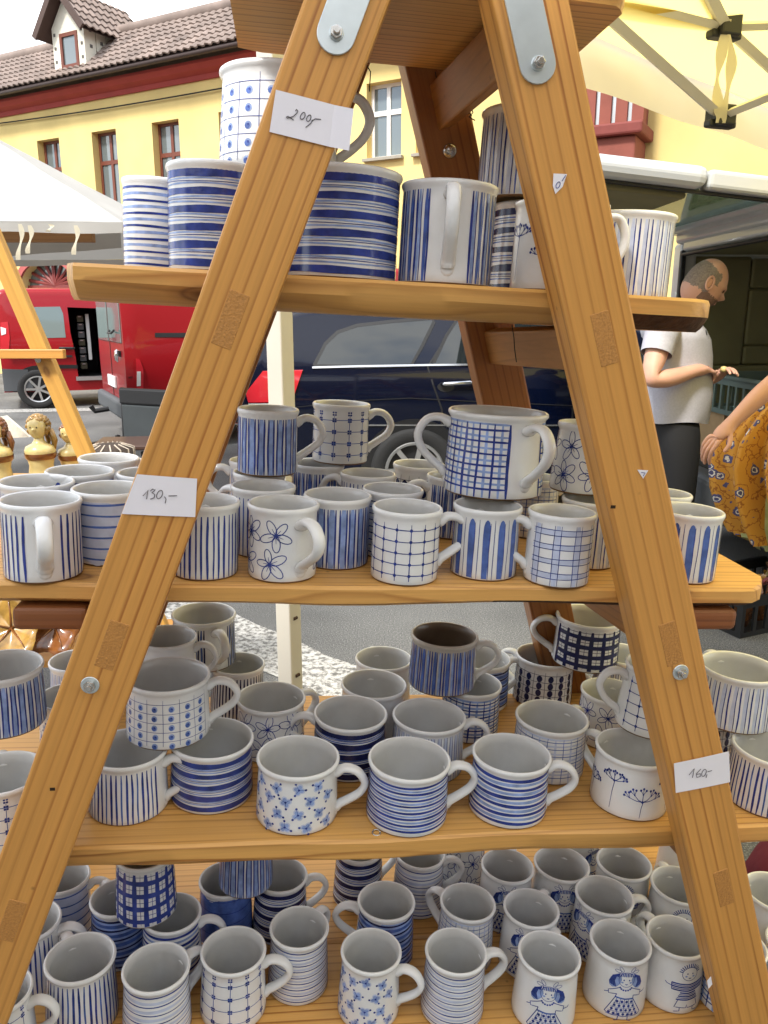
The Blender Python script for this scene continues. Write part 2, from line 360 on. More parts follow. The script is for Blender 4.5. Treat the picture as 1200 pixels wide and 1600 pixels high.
b = MB(); a = [rp(x0h, 0, -.02), rp(x1h, 0, -.02), rp(x1h, RL, -.02), rp(x0h, RL, -.02)]; hr = rp(x0h, RL); a2 = [(x1h, 2 * hr.y + .55, e0.z), (x0h, 2 * hr.y + .55, e0.z)]
b.v = [tuple(q) for q in a] + a2; b.f = [(0, 1, 2, 3), (3, 2, 4, 5), (0, 3, 5), (1, 4, 2)]; b.m = [0] * 4; b.build('roof_deck', tm, house)
b = MB(); b.tube([rp(x0h, RL, .02), rp(x1h, RL, .02)], .13, 8); b.build('ridge_tiles', tm, house, smooth=True)
# dormer
rpn = (Vector((0, -math.sin(PT), math.cos(PT)))); p_on = MH @ rp(0, 0); n_on = MH.to_3x3() @ rpn
dA, dB = MHI @ on_plane(88, 114, p_on, n_on), MHI @ on_plane(134, 106, p_on, n_on)
yd = (dA.y + dB.y) / 2; zd = min(dA.z, dB.z) - .15; xa, xb = dA.x, dB.x; back_d = yd
zt_ = fpx(134, 32, yd).z; zp = fpx(108, -12, yd).z
dor = empty('dormer', None, house); dor.parent = house
ins = mat('pale insulation board', (.74, .70, .58), .9, var=.05)
def board_p(name, pts, m, th=.03, nrm=(0, -1, 0)):
    n_ = Vector(nrm) * th; k = len(pts); b = MB(); b.v = [tuple(Vector(p)) for p in pts] + [tuple(Vector(p) - n_) for p in pts]
    b.f = [tuple(range(k)), tuple(reversed(range(k, 2*k)))] + [(i, i+k, (i+1) % k + k, (i+1) % k) for i in range(k)]; b.m = [0] * len(b.f); return b.build(name, m, dor)
xm = (xa + xb) / 2; dw = xb - xa; ly = yd + (zt_ - zd) / math.tan(PT)
wx0, wx1 = xa + dw * .24, xb - dw * .20; wz0d, wz1d = fpx(112, 106, yd).z, fpx(112, 49, yd).z
board_p('front_board', [(xa, yd, zd), (wx0, yd, zd), (wx0, yd, zt_), (xa, yd, zt_)], ins); board_p('front_board', [(wx1, yd, zd), (xb, yd, zd), (xb, yd, zt_), (wx1, yd, zt_)], ins)
board_p('front_board', [(wx0, yd, wz1d), (wx1, yd, wz1d), (wx1, yd, zt_), (wx0, yd, zt_)], ins); board_p('gable_board', [(xa, yd - .002, zt_), (xb, yd - .002, zt_), (xm, yd - .002, zp)], ins)
board_p('front_board', [(wx0, yd, zd), (wx1, yd, zd), (wx1, yd, wz0d), (wx0, yd, wz0d)], ins)
b = MB(); t = .07
for (p, q) in (((wx0, yd - .02, wz0d), (wx0 + t, yd + .05, wz1d)), ((wx1 - t, yd - .02, wz0d), (wx1, yd + .05, wz1d)), ((wx0 + t, yd - .02, wz1d - t), (wx1 - t, yd + .05, wz1d)), ((wx0 + t, yd - .02, wz0d), (wx1 - t, yd + .05, wz0d + t))): b.box(p, q)
b.build('window_frame', brn, dor); b = MB(); b.box((wx0 + t, yd + .01, wz0d + t), (wx1 - t, yd + .02, wz1d - t)); b.build('pane', gl, dor)
k = 4; sl_ = (ly - yd)
for i in range(k):                                              # side boards
    y0_, y1_ = yd + .03 + sl_ * i / k, yd + .03 + sl_ * (i + 1) / k - .02
    za, zb = zd + (y0_ - yd) * math.tan(PT), zd + (y1_ - yd) * math.tan(PT)
    board_p('side_board', [(xb, y0_, za), (xb, y1_, zb), (xb, y1_, zt_), (xb, y0_, zt_)], ins, .03, (1, 0, 0)); board_p('side_board', [(xa, y1_, zb), (xa, y0_, za), (xa, y0_, zt_), (xa, y1_, zt_)], ins, .03, (-1, 0, 0))
    for f_ in (.25, .55, .85):
        b = MB(); zz_ = za + (zt_ - za) * f_; b.box((xb, y0_ + .1, zz_), (xb + .012, y0_ + .16, zz_ + .06)); b.build('fixing_disc', mat('fixing disc', (.12, .11, .10), .8) if i + f_ < .3 else bpy.data.materials['fixing disc'], dor)
for f_ in (.1, .35, .6, .85):
    for xx in (xa + .05, xb - .10): b = MB(); b.box((xx, yd - .014, zd + (zt_ - zd) * f_), (xx + .05, yd, zd + (zt_ - zd) * f_ + .05)); b.build('fixing_disc', bpy.data.materials['fixing disc'], dor)
hw_ = dw / 2 + .24; run = zp - zt_; pk = zp + .10
yb_ = e0.y + (pk - e0.z) / math.tan(PT)
for sg in (-1, 1):
    ang = math.atan2(run, dw / 2); sl2 = hw_ / math.cos(ang)
    def fn(x, l, up=0, sg=sg, ang=ang): return Vector((xm + sg * (hw_ - l * math.cos(ang)) + sg * up * math.sin(ang), x, pk - (hw_ - l * math.cos(ang)) * math.tan(ang) + up * math.cos(ang)))
    tb = tiles(yd - .24, yb_, 0, sl2, fn); o = tb.build('dormer_roof_tiles', tm, dor); o['kind'] = 'stuff'
    b = MB(); b.v = [tuple(fn(yd - .23, 0, -.03)), tuple(fn(yb_, 0, -.03)), tuple(fn(yb_, sl2, -.03)), tuple(fn(yd - .23, sl2, -.03))]; b.f = [(0, 1, 2, 3)]; b.m = [0]; b.build('dormer_roof_deck', mat('dark board', (.08, .05, .04), .8) if sg < 0 else bpy.data.materials['dark board'], dor)
    b = MB(); b.add([fn(yd - .27, 0, -.07), fn(yd - .27, sl2, -.07), fn(yd - .27, sl2, .06), fn(yd - .27, 0, .06), fn(yd - .22, 0, -.07), fn(yd - .22, sl2, -.07), fn(yd - .22, sl2, .06), fn(yd - .22, 0, .06)], [(0,1,2,3),(7,6,5,4),(0,4,5,1),(2,6,7,3),(0,3,7,4),(1,5,6,2)]); b.build('barge_board', bpy.data.materials['dark board'], dor)
# gate with a fanlight
gx0, gx1, gz = gate[0], gate[1], gate[3]; gr = (gx1 - gx0) / 2; gm = (gx0 + gx1) / 2; spr = gz - gr * .62
gat = empty('gate', None, house); gat.parent = house
def arch(x, r): return spr + (gz - spr) * math.sqrt(max(0, 1 - ((x - gm) / r) ** 2))
b = MB(); n = 20
for i in range(n):
    xA, xB = gx0 + 2 * gr * i / n, gx0 + 2 * gr * (i + 1) / n; b.add([(xA, -.002, arch(xA, gr)), (xB, -.002, arch(xB, gr)), (xB, -.002, gz + .01), (xA, -.002, gz + .01)], [(0, 1, 2, 3)])
    b.add([(xA, -.002, arch(xA, gr)), (xB, -.002, arch(xB, gr)), (xB, .3, arch(xB, gr)), (xA, .3, arch(xA, gr))], [(3, 2, 1, 0)])
b.build('arch_head', yel2, gat)
b = MB(); so_ = 1.16
for i in range(n):
    q = [math.pi * i / n, math.pi * (i + 1) / n]; pin = [(gm + gr * math.cos(a), spr + (gz - spr) * math.sin(a)) for a in q]; po = [(gm + gr * so_ * math.cos(a), spr + (gz - spr) * so_ * 1.08 * math.sin(a)) for a in q]
    b.add([(pin[0][0], -.06, pin[0][1]), (po[0][0], -.06, po[0][1]), (po[1][0], -.06, po[1][1]), (pin[1][0], -.06, pin[1][1]), (pin[0][0], -.003, pin[0][1]), (po[0][0], -.003, po[0][1]), (po[1][0], -.003, po[1][1]), (pin[1][0], -.003, pin[1][1])], [(0,1,2,3),(0,4,5,1),(2,6,7,3),(1,5,6,2),(0,3,7,4)])
for sg in (-1, 1): b.box((gm + sg * gr * 1.08 - gr * .08, -.06, 0), (gm + sg * gr * 1.08 + gr * .08, -.003, spr))
b.build('arch_surround', mat('dull red surround', (.42, .10, .09), .8, var=.08), gat)
gw = mat('red brown gate', (.20, .035, .03), .55, var=.15)
b = MB(); b.box((gx0, .2, 0), (gm - .01, .26, spr)); b.box((gm + .01, .2, 0), (gx1, .26, spr)); b.box((gm - .05, .17, 0), (gm + .05, .2, gz))
b.box((gx0, .17, spr - .06), (gm - .05, .2, spr + .06)); b.box((gm + .05, .17, spr - .06), (gx1, .2, spr + .06)); b.build('leaf', gw, gat)
for i in range(1, 10):
    a = math.pi * i / 10; b = MB(); b.tube([(gm, .2, spr + .04), (gm + gr * math.cos(a) * .98, .2, spr + (gz - spr) * math.sin(a) * .98)], .04, 6); b.build('fan_bar', gw, gat)
b = MB(); b.box((gx0, .22, spr), (gx1, .235, gz)); b.build('pane', gl, gat)
# oriel of red plaster with windows
o0 = F2(905, 196, 992, 262); ox0, ox1 = fpx(893, 230, -.7).x, fpx(992, 230, -.7).x; oz1, oz0 = fpx(950, 202, -.7).z, fpx(950, 272, -.7).z
ori = empty('oriel', None, house); ori.parent = house; rp_ = mat('brick red plaster', (.25, .075, .052), .85, var=.14, vscale=4)
rp2 = mat('dark red moulding', (.20, .045, .035), .75, var=.1)
b = MB(); b.box((ox0, -.7, oz0), (ox1, -.001, oz1 - .1)); b.build('base', rp_, ori, bevel=.03)
for za, zb, dd in ((oz1 - .10, oz1 + .06, .10), (oz0 - .12, oz0 + .02, .10), (oz0 - .24, oz0 - .12, .02)):
    b = MB(); b.box((ox0 - dd, -.7 - dd, za), (ox1 + dd, -.001, zb)); b.build('moulding', rp2, ori, bevel=.03)
hh = 1.6; n = 4
for i in range(n + 1):
    x = ox0 + (ox1 - ox0) * i / n; b = MB(); b.box((x - .08, -.68, oz1 + .06), (x + .08, -.5, oz1 + hh)); b.build('mullion', rp_, ori)
b = MB(); b.box((ox0 + .05, -.62, oz1 + .06), (ox1 - .05, -.56, oz1 + hh)); b.build('pane', mat('bright sky-lit pane', (.55, .6, .62), .05, spec=.8), ori)
b = MB(); b.box((ox0, -.7, oz1 + hh), (ox1, -.001, oz1 + hh + .5)); b.box((ox1 - .1, -.5, oz1 + .06), (ox1, -.001, oz1 + hh)); b.build('head', rp_, ori)
# overhead cable along the wall, shop sign
b = MB(); pA, pB = fpx(0, 194), fpx(345, 140); pts = [(pA.x + (pB.x - pA.x) * t, -.06, pA.z + (pB.z - pA.z) * t - .03 * math.sin(t * math.pi)) for t in [i / 10 - .3 for i in range(17)]]
b.tube(pts, .014, 5); b.build('cable', M['wire'], house)
sg0 = F2(168, 368, 203, 398); sr = empty('hanging_sign', MH @ Matrix.Translation((sg0[0], -.15, sg0[2])))
tag(sr, 'small black hanging sign with white letters on the yellow wall', 'sign')
ws, hs_ = sg0[1] - sg0[0], sg0[3] - sg0[2]; b = MB(); b.box((0, 0, 0), (ws, .04, hs_)); b.build('panel', mat('black sign', (.02, .02, .02), .5), sr)
b = MB(); wl = mat('white lettering', (.75, .75, .75), .6)
for s in ([(.36, -.01, .85), (.36, -.01, .15), (.26, -.01, .05)], [(.52, -.01, .70), (.52, -.01, .2), (.62, -.01, .1), (.72, -.01, .2), (.72, -.01, .70), (.72, -.01, .1)], [(.54, -.01, .88), (.55, -.01, .86)], [(.68, -.01, .88), (.69, -.01, .86)]): b.tube([(x * ws, y, z * hs_) for x, y, z in s], .02, 5)
b.build('lettering', wl, sr)
b = MB(); b.box((ws * .1, .04, hs_ * .6), (ws * .2, .16, hs_ * .7)); b.box((ws * .1, .04, hs_ * .2), (ws * .2, .16, hs_ * .3)); b.build('bracket', M['wire'], sr)
# added unseen row of houses behind the viewer, to darken reflections in car paint
far = empty('added_house_row', Matrix.Translation((0, -13, 0))); tag(far, 'added unseen row of dull ochre houses behind the viewer, mirrored in the car paint', 'house')
b = MB(); b.box((-30, -8, 0), (30, 0, 9.5)); b.build('wall', mat('dull ochre render', (.22, .17, .11), .9, var=.15, vscale=.6), far)
b = MB(); b.v = [(-30.5, .5, 9.5), (30.5, .5, 9.5), (30.5, -4, 13), (-30.5, -4, 13), (-30.5, -8.5, 9.5), (30.5, -8.5, 9.5)]; b.f = [(0, 1, 2, 3), (3, 2, 5, 4), (0, 3, 4), (1, 5, 2)]; b.m = [0] * 4; b.build('roof', tm, far)
# ================================================================== vehicles
def interp(tab, x):
    if x <= tab[0][0]: return tab[0][1]
    for (a, b_), (c, d) in zip(tab, tab[1:]):
        if x <= c: return b_ + (d - b_) * (x - a) / (c - a)
    return tab[-1][1]
def smooth_tab(tab, n=6):
    P = catmull([(x, 0, z) for x, z in tab], n); return [(p.x, p.z) for p in P]
class Car:
    """body lofted along local x (rear at 0), near side at -y; panels follow the same surface"""
    def __init__(s, name, label, Mw, Lc, hw, top, belt, tumble, bot=.24, plan=None, cat='car'):
        s.L, s.hw, s.belt, s.tum, s.bot = Lc, hw, belt, tumble, bot; s.top = smooth_tab(top); s.plan_t = smooth_tab(plan or [(0, .90), (.12, .955), (.5, .985), (Lc * .5, 1), (Lc - .9, .98), (Lc - .2, .88), (Lc, .76)])
        s.root = empty(name, Mw); s.M = Mw; s.I = Mw.inverted(); tag(s.root, label, cat)
    def W(s, x, z):
        w = s.hw * interp(s.plan_t, x)
        if z > s.belt: w -= s.tum * (z - s.belt) + .18 * s.tum * (z - s.belt) ** 2
        else: t = (s.belt - z) / s.belt; w *= 1 - .09 * t * t - .02 * t + .012 * math.sin(t * 9)
        return w
    def body(s, m, n=64):
        b = MB(); xs = [s.L * i / n for i in range(n + 1)]; K = 17; half = []
        for x in xs:
            zt = interp(s.top, x); r = min(.09, (zt - s.bot) * .3); P = []
            for i in range(12): z = s.bot + (zt - r - s.bot) * i / 11; P.append((s.W(x, z), z))
            w = s.W(x, zt - r); P += [(w - r * .12, zt - r * .55), (w - r * .45, zt - r * .18), (w - r * 1.1, zt), (w * .5, zt + .012), (0, zt + .016)]
            half.append([(x, q[0], q[1]) for q in P])
        for h in half: b.v += [(x, -y, z) for x, y, z in h] + [(x, y, z) for x, y, z in reversed(h[:-1])]
        k2 = 2 * K - 1
        for i in range(n):
            for j in range(k2): a, c = i * k2 + j, i * k2 + (j + 1) % k2; b.f.append((a, c, c + k2, a + k2)); b.m.append(0)
        b.f += [tuple(reversed(range(k2))), tuple(n * k2 + j for j in range(k2))]; b.m += [0, 0]
        # outward normals
        o = b.build('body', m, s.root, angle=38); bm = bmesh.new(); bm.from_mesh(o.data); bmesh.ops.recalc_face_normals(bm, faces=bm.faces); bm.to_mesh(o.data); bm.free(); s.bodyo = o; return o
    def px(s, pts, y=None):
        """photo pixels -> (x, z) on the near side"""
        y = -s.hw * .97 if y is None else y; n = s.M.to_3x3() @ Vector((0, 1, 0)); p0 = s.M @ Vector((0, y, 0))
        return [((s.I @ on_plane(u, v, p0, n)).x, (s.I @ on_plane(u, v, p0, n)).z) for u, v in pts]
    def panel(s, name, poly, m, off=.004, side=-1, parent=None, grid=.07, th=0):
        bm = bmesh.new(); vs_ = [bm.verts.new((x, 0, z)) for x, z in poly]; bm.faces.new(vs_)
        xs = [q[0] for q in poly]; zs = [q[1] for q in poly]
        for ax, lo, hi in ((0, min(xs), max(xs)), (2, min(zs), max(zs))):
            t = lo + grid
            while t < hi:
                no = [0, 0, 0]; no[ax] = 1; co = [0, 0, 0]; co[ax] = t
                bmesh.ops.bisect_plane(bm, geom=bm.verts[:] + bm.edges[:] + bm.faces[:], plane_co=co, plane_no=no); t += grid
        for v in bm.verts: v.co.y = side * (s.W(v.co.x, v.co.z) + off)
        bmesh.ops.recalc_face_normals(bm, faces=bm.faces)
        if bm.faces:
            bm.faces.ensure_lookup_table(); f = max(bm.faces, key=lambda q: q.calc_area()); f.normal_update()
            if f.normal.y * side < 0: bmesh.ops.reverse_faces(bm, faces=bm.faces)
        ex = bmesh.ops.extrude_face_region(bm, geom=bm.faces[:]); nv = [g for g in ex['geom'] if isinstance(g, bmesh.types.BMVert)]
        for v in nv: v.co.y -= 0
        for v in bm.verts:
            if v not in nv: v.co.y -= side * (off + .012)
        me = bpy.data.meshes.new(name); bm.to_mesh(me); bm.free(); me.materials.append(m)
        o = link(me, name, parent or s.root); me.polygons.foreach_set('use_smooth', [True] * len(me.polygons)); sharp(me, 35); return o
    def seam(s, pts, m, wd=.008, off=.0035, name='door_seam'):
        b = MB(); k = len(pts)
        for i, (x, z) in enumerate(pts):
            x0_, z0_ = pts[max(i-1, 0)]; x1_, z1_ = pts[min(i+1, k-1)]; dx, dz = x1_ - x0_, z1_ - z0_; l = math.hypot(dx, dz) or 1
            for t in (-.5, .5):
                X, Z = x - dz / l * wd * t, z + dx / l * wd * t; b.v.append((X, -s.W(X, Z) - off, Z)); b.v.append((X, -s.W(X, Z) + .01, Z))
        for i in range(k - 1):
            a = 4 * i; b.f += [(a, a + 2, a + 6, a + 4), (a, a + 4, a + 5, a + 1), (a + 2, a + 3, a + 7, a + 6)]; b.m += [0] * 3
        return b.build(name, m, s.root)
    def wheel(s, x, r, rim, tyre, spokes=10, inset=.0, side=-1, zc=None, w=.22):
        zc = zc or r; y = side * (s.W(x, s.belt * .6) - inset); wr = empty('wheel', None, s.root); wr.parent = s.root; wr.location = (x, y, zc)
        S = Matrix.Rotation(R(90) if side < 0 else R(-90), 4, 'X')
        b = MB(); P = [(r * .66, -.0), (r * .72, .012), (r * .90, .020), (r * .97, .006), (r, -.02), (r, -w + .02), (r * .9, -w), (r * .66, -w)]; b.lathe(P, 40); b.xf(S); b.build('tyre', tyre, wr, smooth=True)
        b = MB(); b.lathe([(r * .68, .004), (r * .66, .012), (r * .61, .006), (r * .60, -.03), (r * .60, -.14)], 40); b.lathe([(.001, -.004), (r * .13, -.006), (r * .15, -.02)], 16)
        for i in range(spokes):
            a = 2 * math.pi * (i + .5) / spokes; k0 = len(b.v); c_, s_ = math.cos(a), math.sin(a); q = r * .055
            b.add([(r * .12 * c_ - q * s_, r * .12 * s_ + q * c_, -.006), (r * .12 * c_ + q * s_, r * .12 * s_ - q * c_, -.006), (r * .63 * c_ + q * s_, r * .63 * s_ - q * c_, .004), (r * .63 * c_ - q * s_, r * .63 * s_ + q * c_, .004),
                   (r * .12 * c_ - q * s_, r * .12 * s_ + q * c_, -.035), (r * .12 * c_ + q * s_, r * .12 * s_ - q * c_, -.035), (r * .63 * c_ + q * s_, r * .63 * s_ - q * c_, -.03), (r * .63 * c_ - q * s_, r * .63 * s_ + q * c_, -.03)], [(0,1,2,3),(0,4,5,1),(1,5,6,2),(2,6,7,3),(3,7,4,0),(7,6,5,4)])
        b.xf(S); b.build('rim', rim, wr)
        b = MB(); b.lathe([(.001, -.10), (r * .60, -.10)], 24); b.xf(S); b.build('brake_disc', tyre, wr)
        return wr
    def archp(s, x, r, m, zc, off=.003):
        pts = [(x + r * math.cos(a), max(s.bot + .005, zc + r * math.sin(a))) for a in [math.pi * i / 20 * 1.2 - .1 * math.pi for i in range(21)]]
        return s.panel('wheel_arch', pts, m, off)
def boolean_cut(o, cutter_mb, m):
    c = cutter_mb.build('cutter', m, None); c.matrix_world = o.parent.matrix_world.copy() if o.parent else Matrix()
    bm = bmesh.new(); bm.from_mesh(c.data); bmesh.ops.recalc_face_normals(bm, faces=bm.faces); bm.to_mesh(c.data); bm.free()
    o.data.materials.append(m)
    for p in c.data.polygons: p.material_index = 0
    md = o.modifiers.new('cut', 'BOOLEAN'); md.object = c; md.operation = 'DIFFERENCE'; md.solver = 'EXACT'
    try: md.material_mode = 'TRANSFER'
    except Exception: pass
    bpy.context.view_layer.update(); dg = bpy.context.evaluated_depsgraph_get(); me = bpy.data.meshes.new_from_object(o.evaluated_get(dg))
    o.modifiers.clear(); o.data = me; bpy.data.objects.remove(c, do_unlink=True)
def paintm(name, col, rough=.25): return mat(name, col, rough, coat=.5, spec=.15)
navy = paintm('dark blue car paint', (.0014, .0034, .0145), .2); redp = paintm('red car paint', (.28, .008, .012), .35); blackp = mat('black plastic', (.015, .015, .016), .5); cargl = mat('dark car glass', (.013, .017, .018), .02, spec=.7, ior=1.55)
clgl = mat('light car glass', (.16, .20, .19), .05, spec=.8); chrome = mat('chrome', (.62, .62, .62), .18, 1); rubber = mat('tyre rubber', (.018, .018, .018), .8, bump=.4, bscale=60); alloy = mat('silver alloy', (.55, .55, .54), .3, .8)
redl = mat('red lamp lens', (.50, .02, .03), .1, coat=1); whl = mat('clear lamp lens', (.7, .7, .68), .1, coat=1); greyb = mat('grey bumper plastic', (.07, .075, .08), .6)
def place(u, v_ground, yaw, side_off):
    """matrix for a car whose near-side point at local (x0=0) stands at the ground pixel; heading +x turned by yaw"""
    g = at_z(u, v_ground, 0); m = Matrix.Translation(g) @ Matrix.Rotation(yaw, 4, 'Z') @ Matrix.Translation((0, side_off, 0)); return m
# ---- dark blue estate car behind the stand
suv = Car('dark_blue_car', 'dark blue estate car with chrome window trim parked right behind the ladder', place(374, 806, R(1.5), .93), 4.65, .93,
          [(0, .90), (.03, 1.06), (.12, 1.20), (.28, 1.39), (.42, 1.462), (.8, 1.50), (1.9, 1.515), (2.5, 1.47), (2.95, 1.30), (3.35, 1.02), (3.7, .95), (4.35, .82), (4.65, .60)], 1.0, .30)
suv.body(navy)
C5 = lambda pts: sc(pts, 2.2222, 360, 440)
suv.panel('quarter_window', suv.px(C5([(292, 290), (330, 215), (372, 175), (440, 152), (560, 138), (700, 127), (708, 140), (662, 228), (626, 288), (455, 293)]), -.84), cargl)
suv.panel('door_window', suv.px([(676, 567), (697, 525), (716, 498), (800, 496), (862, 498), (880, 530), (884, 567)], -.84), cargl)
suv.panel('door_window', suv.px([(900, 567), (884, 500), (960, 512), (1030, 567)], -.84), cargl)
for W_ in (C5([(292, 290), (330, 215), (372, 175), (440, 152), (560, 138), (700, 127), (708, 140), (662, 228), (626, 288), (455, 293), (292, 290)]), [(676, 567), (697, 525), (716, 498), (800, 496), (862, 498), (880, 530), (884, 567)]): suv.seam(suv.px(W_, -.84), blackp, .022, .006, 'window_seal')
suv.seam(suv.px([(430, 640), (560, 626), (640, 622), (760, 628), (900, 634)], -.93), blackp, .006, .002, 'body_crease')
suv.seam(suv.px([(488, 574), (560, 572), (672, 570), (780, 569), (900, 569), (1040, 570)], -.9), chrome, .013, .008, 'belt_trim')
suv.seam(suv.px([(717, 496), (690, 540), (668, 573), (676, 600), (690, 640), (690, 690), (680, 740)], -.9), blackp, .012)
suv.seam(suv.px([(888, 498), (890, 560), (893, 640), (893, 740)], -.9), blackp, .012)
suv.seam(suv.px([(300, 664), (560, 664), (860, 664), (1100, 664)], -.9), chrome, .010, .008, 'sill_trim')
for u in (690, 893):
    b = MB(); P = suv.px([(u, 600), (u + 50, 598)], -.93); (xa_, za_), (xb_, zb2) = P
    b.tube([(xa_, -suv.W(xa_, za_) - .012, za_), (xa_ + .02, -suv.W(xa_, za_) - .035, za_ + .004), (xb_ - .03, -suv.W(xb_, zb2) - .035, zb2 + .006), (xb_, -suv.W(xb_, zb2) - .01, zb2)], .016, 8, flat=.8); b.build('door_handle', chrome, suv.root, smooth=True)
    suv.panel('handle_cup', [(xa_ + .03 + .06 * math.cos(a), za_ - .02 + .035 * math.sin(a)) for a in [i * .45 for i in range(14)]], blackp, .002, grid=.2)
suv.panel('tail_lamp', suv.px([(385, 613), (412, 579), (474, 577), (464, 607), (458, 626), (389, 628)], -.86), redl, .012)
suv.panel('reversing_lamp', suv.px([(389, 630), (457, 628), (452, 655), (392, 655)], -.86), whl, .010)
wc = suv.px([(648, 741)], -.93)[0]; suv.archp(wc[0], .385, blackp, .31); suv.wheel(wc[0], .315, alloy, rubber, 7, -.012)
fx = wc[0] + 2.75; suv.archp(fx, .385, blackp, .31); suv.wheel(fx, .315, alloy, rubber, 7, -.012)
for x_ in (wc[0], fx): suv.wheel(x_, .315, alloy, rubber, 7, .0, 1)
b = MB(); b.box((.02, -.8, .26), (4.4, .8, .30)); b.build('underbody', blackp, suv.root)
# roof rail
b = MB(); b.tube([(.75, -.62, 1.475), (.8, -.63, 1.52), (2.2, -.64, 1.54), (2.5, -.64, 1.49)], .014, 6); b.build('roof_rail', chrome, suv.root, smooth=True)
# ---- big red van, seen from its rear corner
vy = R(27)
van = Car('red_panel_van', 'tall red panel van with grey rear bumper and tow hitch', place(207, 706, vy, .95), 4.7, .95,
          [(0, 1.80), (.04, 1.90), (.2, 1.95), (1.2, 1.97), (3.0, 1.96), (3.5, 1.88), (4.0, 1.35), (4.3, 1.10), (4.6, .95), (4.7, .7)], 1.05, .10, .30, [(0, .965), (.06, .99), (.4, 1.0), (2.3, 1), (4.0, .97), (4.5, .86), (4.7, .72)], 'van')
van.body(redp)
C4 = lambda pts: sc(pts, 3, 0, 380)
van.panel('sliding_rail', van.px(C4([(725, 420), (1000, 420), (1000, 442), (725, 440)])), blackp, .006)
van.panel('rear_lamp', van.px(C4([(634, 540), (652, 545), (668, 590), (670, 690), (640, 700)])), redl, .015); van.panel('lamp_insert', van.px(C4([(638, 600), (655, 600), (657, 668), (639, 670)])), whl, .022)
van.seam([(.9, .45), (.9, 1.75)], blackp, .012); van.seam([(.02, .78), (3.4, .78)], mat('dark red crease', (.10, .004, .006), .5), .012, .003, 'side_crease')
van.panel('bumper_corner', [(.0, .30), (.55, .30), (.55, .46), (.03, .52)], greyb, .03)
b = MB(); b.box((-.07, -.90, .32), (.02, .90, .52)); b.build('bumper', greyb, van.root, bevel=.04, segs=3)
for sg in (-1, 1):
    b = MB(); b.box((-.012, sg * .05 if sg > 0 else -.82, 1.12), (.004, .82 if sg > 0 else -.05, 1.72)); b.build('rear_window', clgl, van.root, bevel=.02)
b = MB(); b.box((-.006, -.006, .52), (.01, .006, 1.82)); b.build('door_gap', blackp, van.root)
b = MB(); b.tube([(-.04, -.62, 1.25), (-.06, -.55, 1.22), (-.06, -.30, 1.22), (-.03, -.26, 1.24)], .012, 6); b.build('wiper', blackp, van.root)
b = MB(); b.lathe([(.001, .03), (.05, .025), (.07, 0)], 16); b.xf(Matrix.Translation((-.002, -.45, .98)) @ Matrix.Rotation(R(-90), 4, 'Y')); b.build('badge', chrome, van.root)
b = MB(); b.box((-.02, -.25, .62), (-.003, .27, .74)); b.build('number_plate', mat('plate white', (.7, .7, .7), .5), van.root)
b = MB(); b.box((-.03, -.72, .98), (-.003, -.62, 1.04)); b.build('door_handle', blackp, van.root)
b = MB(); b.tube([(-.05, .05, .36), (-.22, .05, .34), (-.26, .05, .40)], .03, 8); b.lathe([(.001, .06), (.03, .05), (.03, 0)], 12); b.xf(Matrix.Identity(4)); b.build('tow_hitch', blackp, van.root)
for x_ in (.85, 3.85): van.archp(x_, .39, blackp, .33); van.wheel(x_, .33, greyb, rubber, 8, -.01); van.wheel(x_, .33, greyb, rubber, 8, 0, 1)
# ---- small red van with its side door open
kg = Car('small_red_van', 'small red van with an open sliding door showing dark shelving', place(10, 641, R(24), .85), 4.2, .85,
         [(0, 1.70), (.05, 1.76), (.3, 1.80), (1.5, 1.81), (2.4, 1.78), (2.9, 1.50), (3.3, 1.12), (3.9, .95), (4.15, .8), (4.2, .6)], 1.02, .16, .26, [(0, .95), (.08, .985), (.5, 1), (2.3, 1), (3.6, .95), (4.0, .84), (4.2, .7)], 'van')
kg.body(redp)
ap = kg.px(C4([(316, 300), (452, 305), (474, 340), (500, 622), (368, 628), (352, 520), (330, 420)]))
b = MB(); k = len(ap); b.v = [(x, -1.2, z) for x, z in ap] + [(x, .55, z) for x, z in ap]; b.f = [tuple(range(k)), tuple(reversed(range(k, 2*k)))] + [(i, i+k, (i+1) % k + k, (i+1) % k) for i in range(k)]; b.m = [0] * len(b.f)
boolean_cut(kg.bodyo, b, mat('dark load bay', (.012, .012, .013), .7))
ax0, ax1 = min(q[0] for q in ap), max(q[0] for q in ap); az0, az1 = min(q[1] for q in ap), max(q[1] for q in ap)
shm = mat('grey metal shelf', (.10, .10, .10), .5); 
for i in range(7):
    z_ = az0 + .10 + (az1 - az0 - .2) * i / 7; b = MB(); b.box((ax0 + .14, -.45 + .03 * (i % 2), z_), (ax1 - .25, .2, z_ + .10)); b.build('drawer', shm if i % 3 else mat('khaki box', (.10, .085, .05), .7), kg.root, bevel=.008)
    b = MB(); b.box((ax0 + .16, -.47, z_ + .075), (ax1 - .28, -.452, z_ + .09)); b.build('drawer_rail', alloy, kg.root)
b = MB(); b.box((ax1 - .22, -.5, az0 + .25), (ax1 - .17, -.45, az1 - .1)); b.build('upright_rail', whf, kg.root)
b = MB(); b.box((ax0 + .03, -.86, az0 - .05), (ax1 + .05, -.82, az0 + .01)); b.build('door_sill', alloy, kg.root)
kg.panel('side_window', kg.px(C4([(108, 300), (282, 297), (296, 330), (308, 442), (125, 447), (104, 340)])), clgl)
kg.panel('trim_strip', kg.px(C4([(215, 570), (362, 570), (366, 587), (215, 587)])), blackp, .012)
kg.panel('rear_lamp', kg.px(C4([(2, 372), (36, 368), (46, 440), (42, 500), (2, 500)])), redl, .01); kg.panel('lamp_insert', kg.px(C4([(2, 392), (28, 400), (28, 425), (6, 432)])), whl, .016)
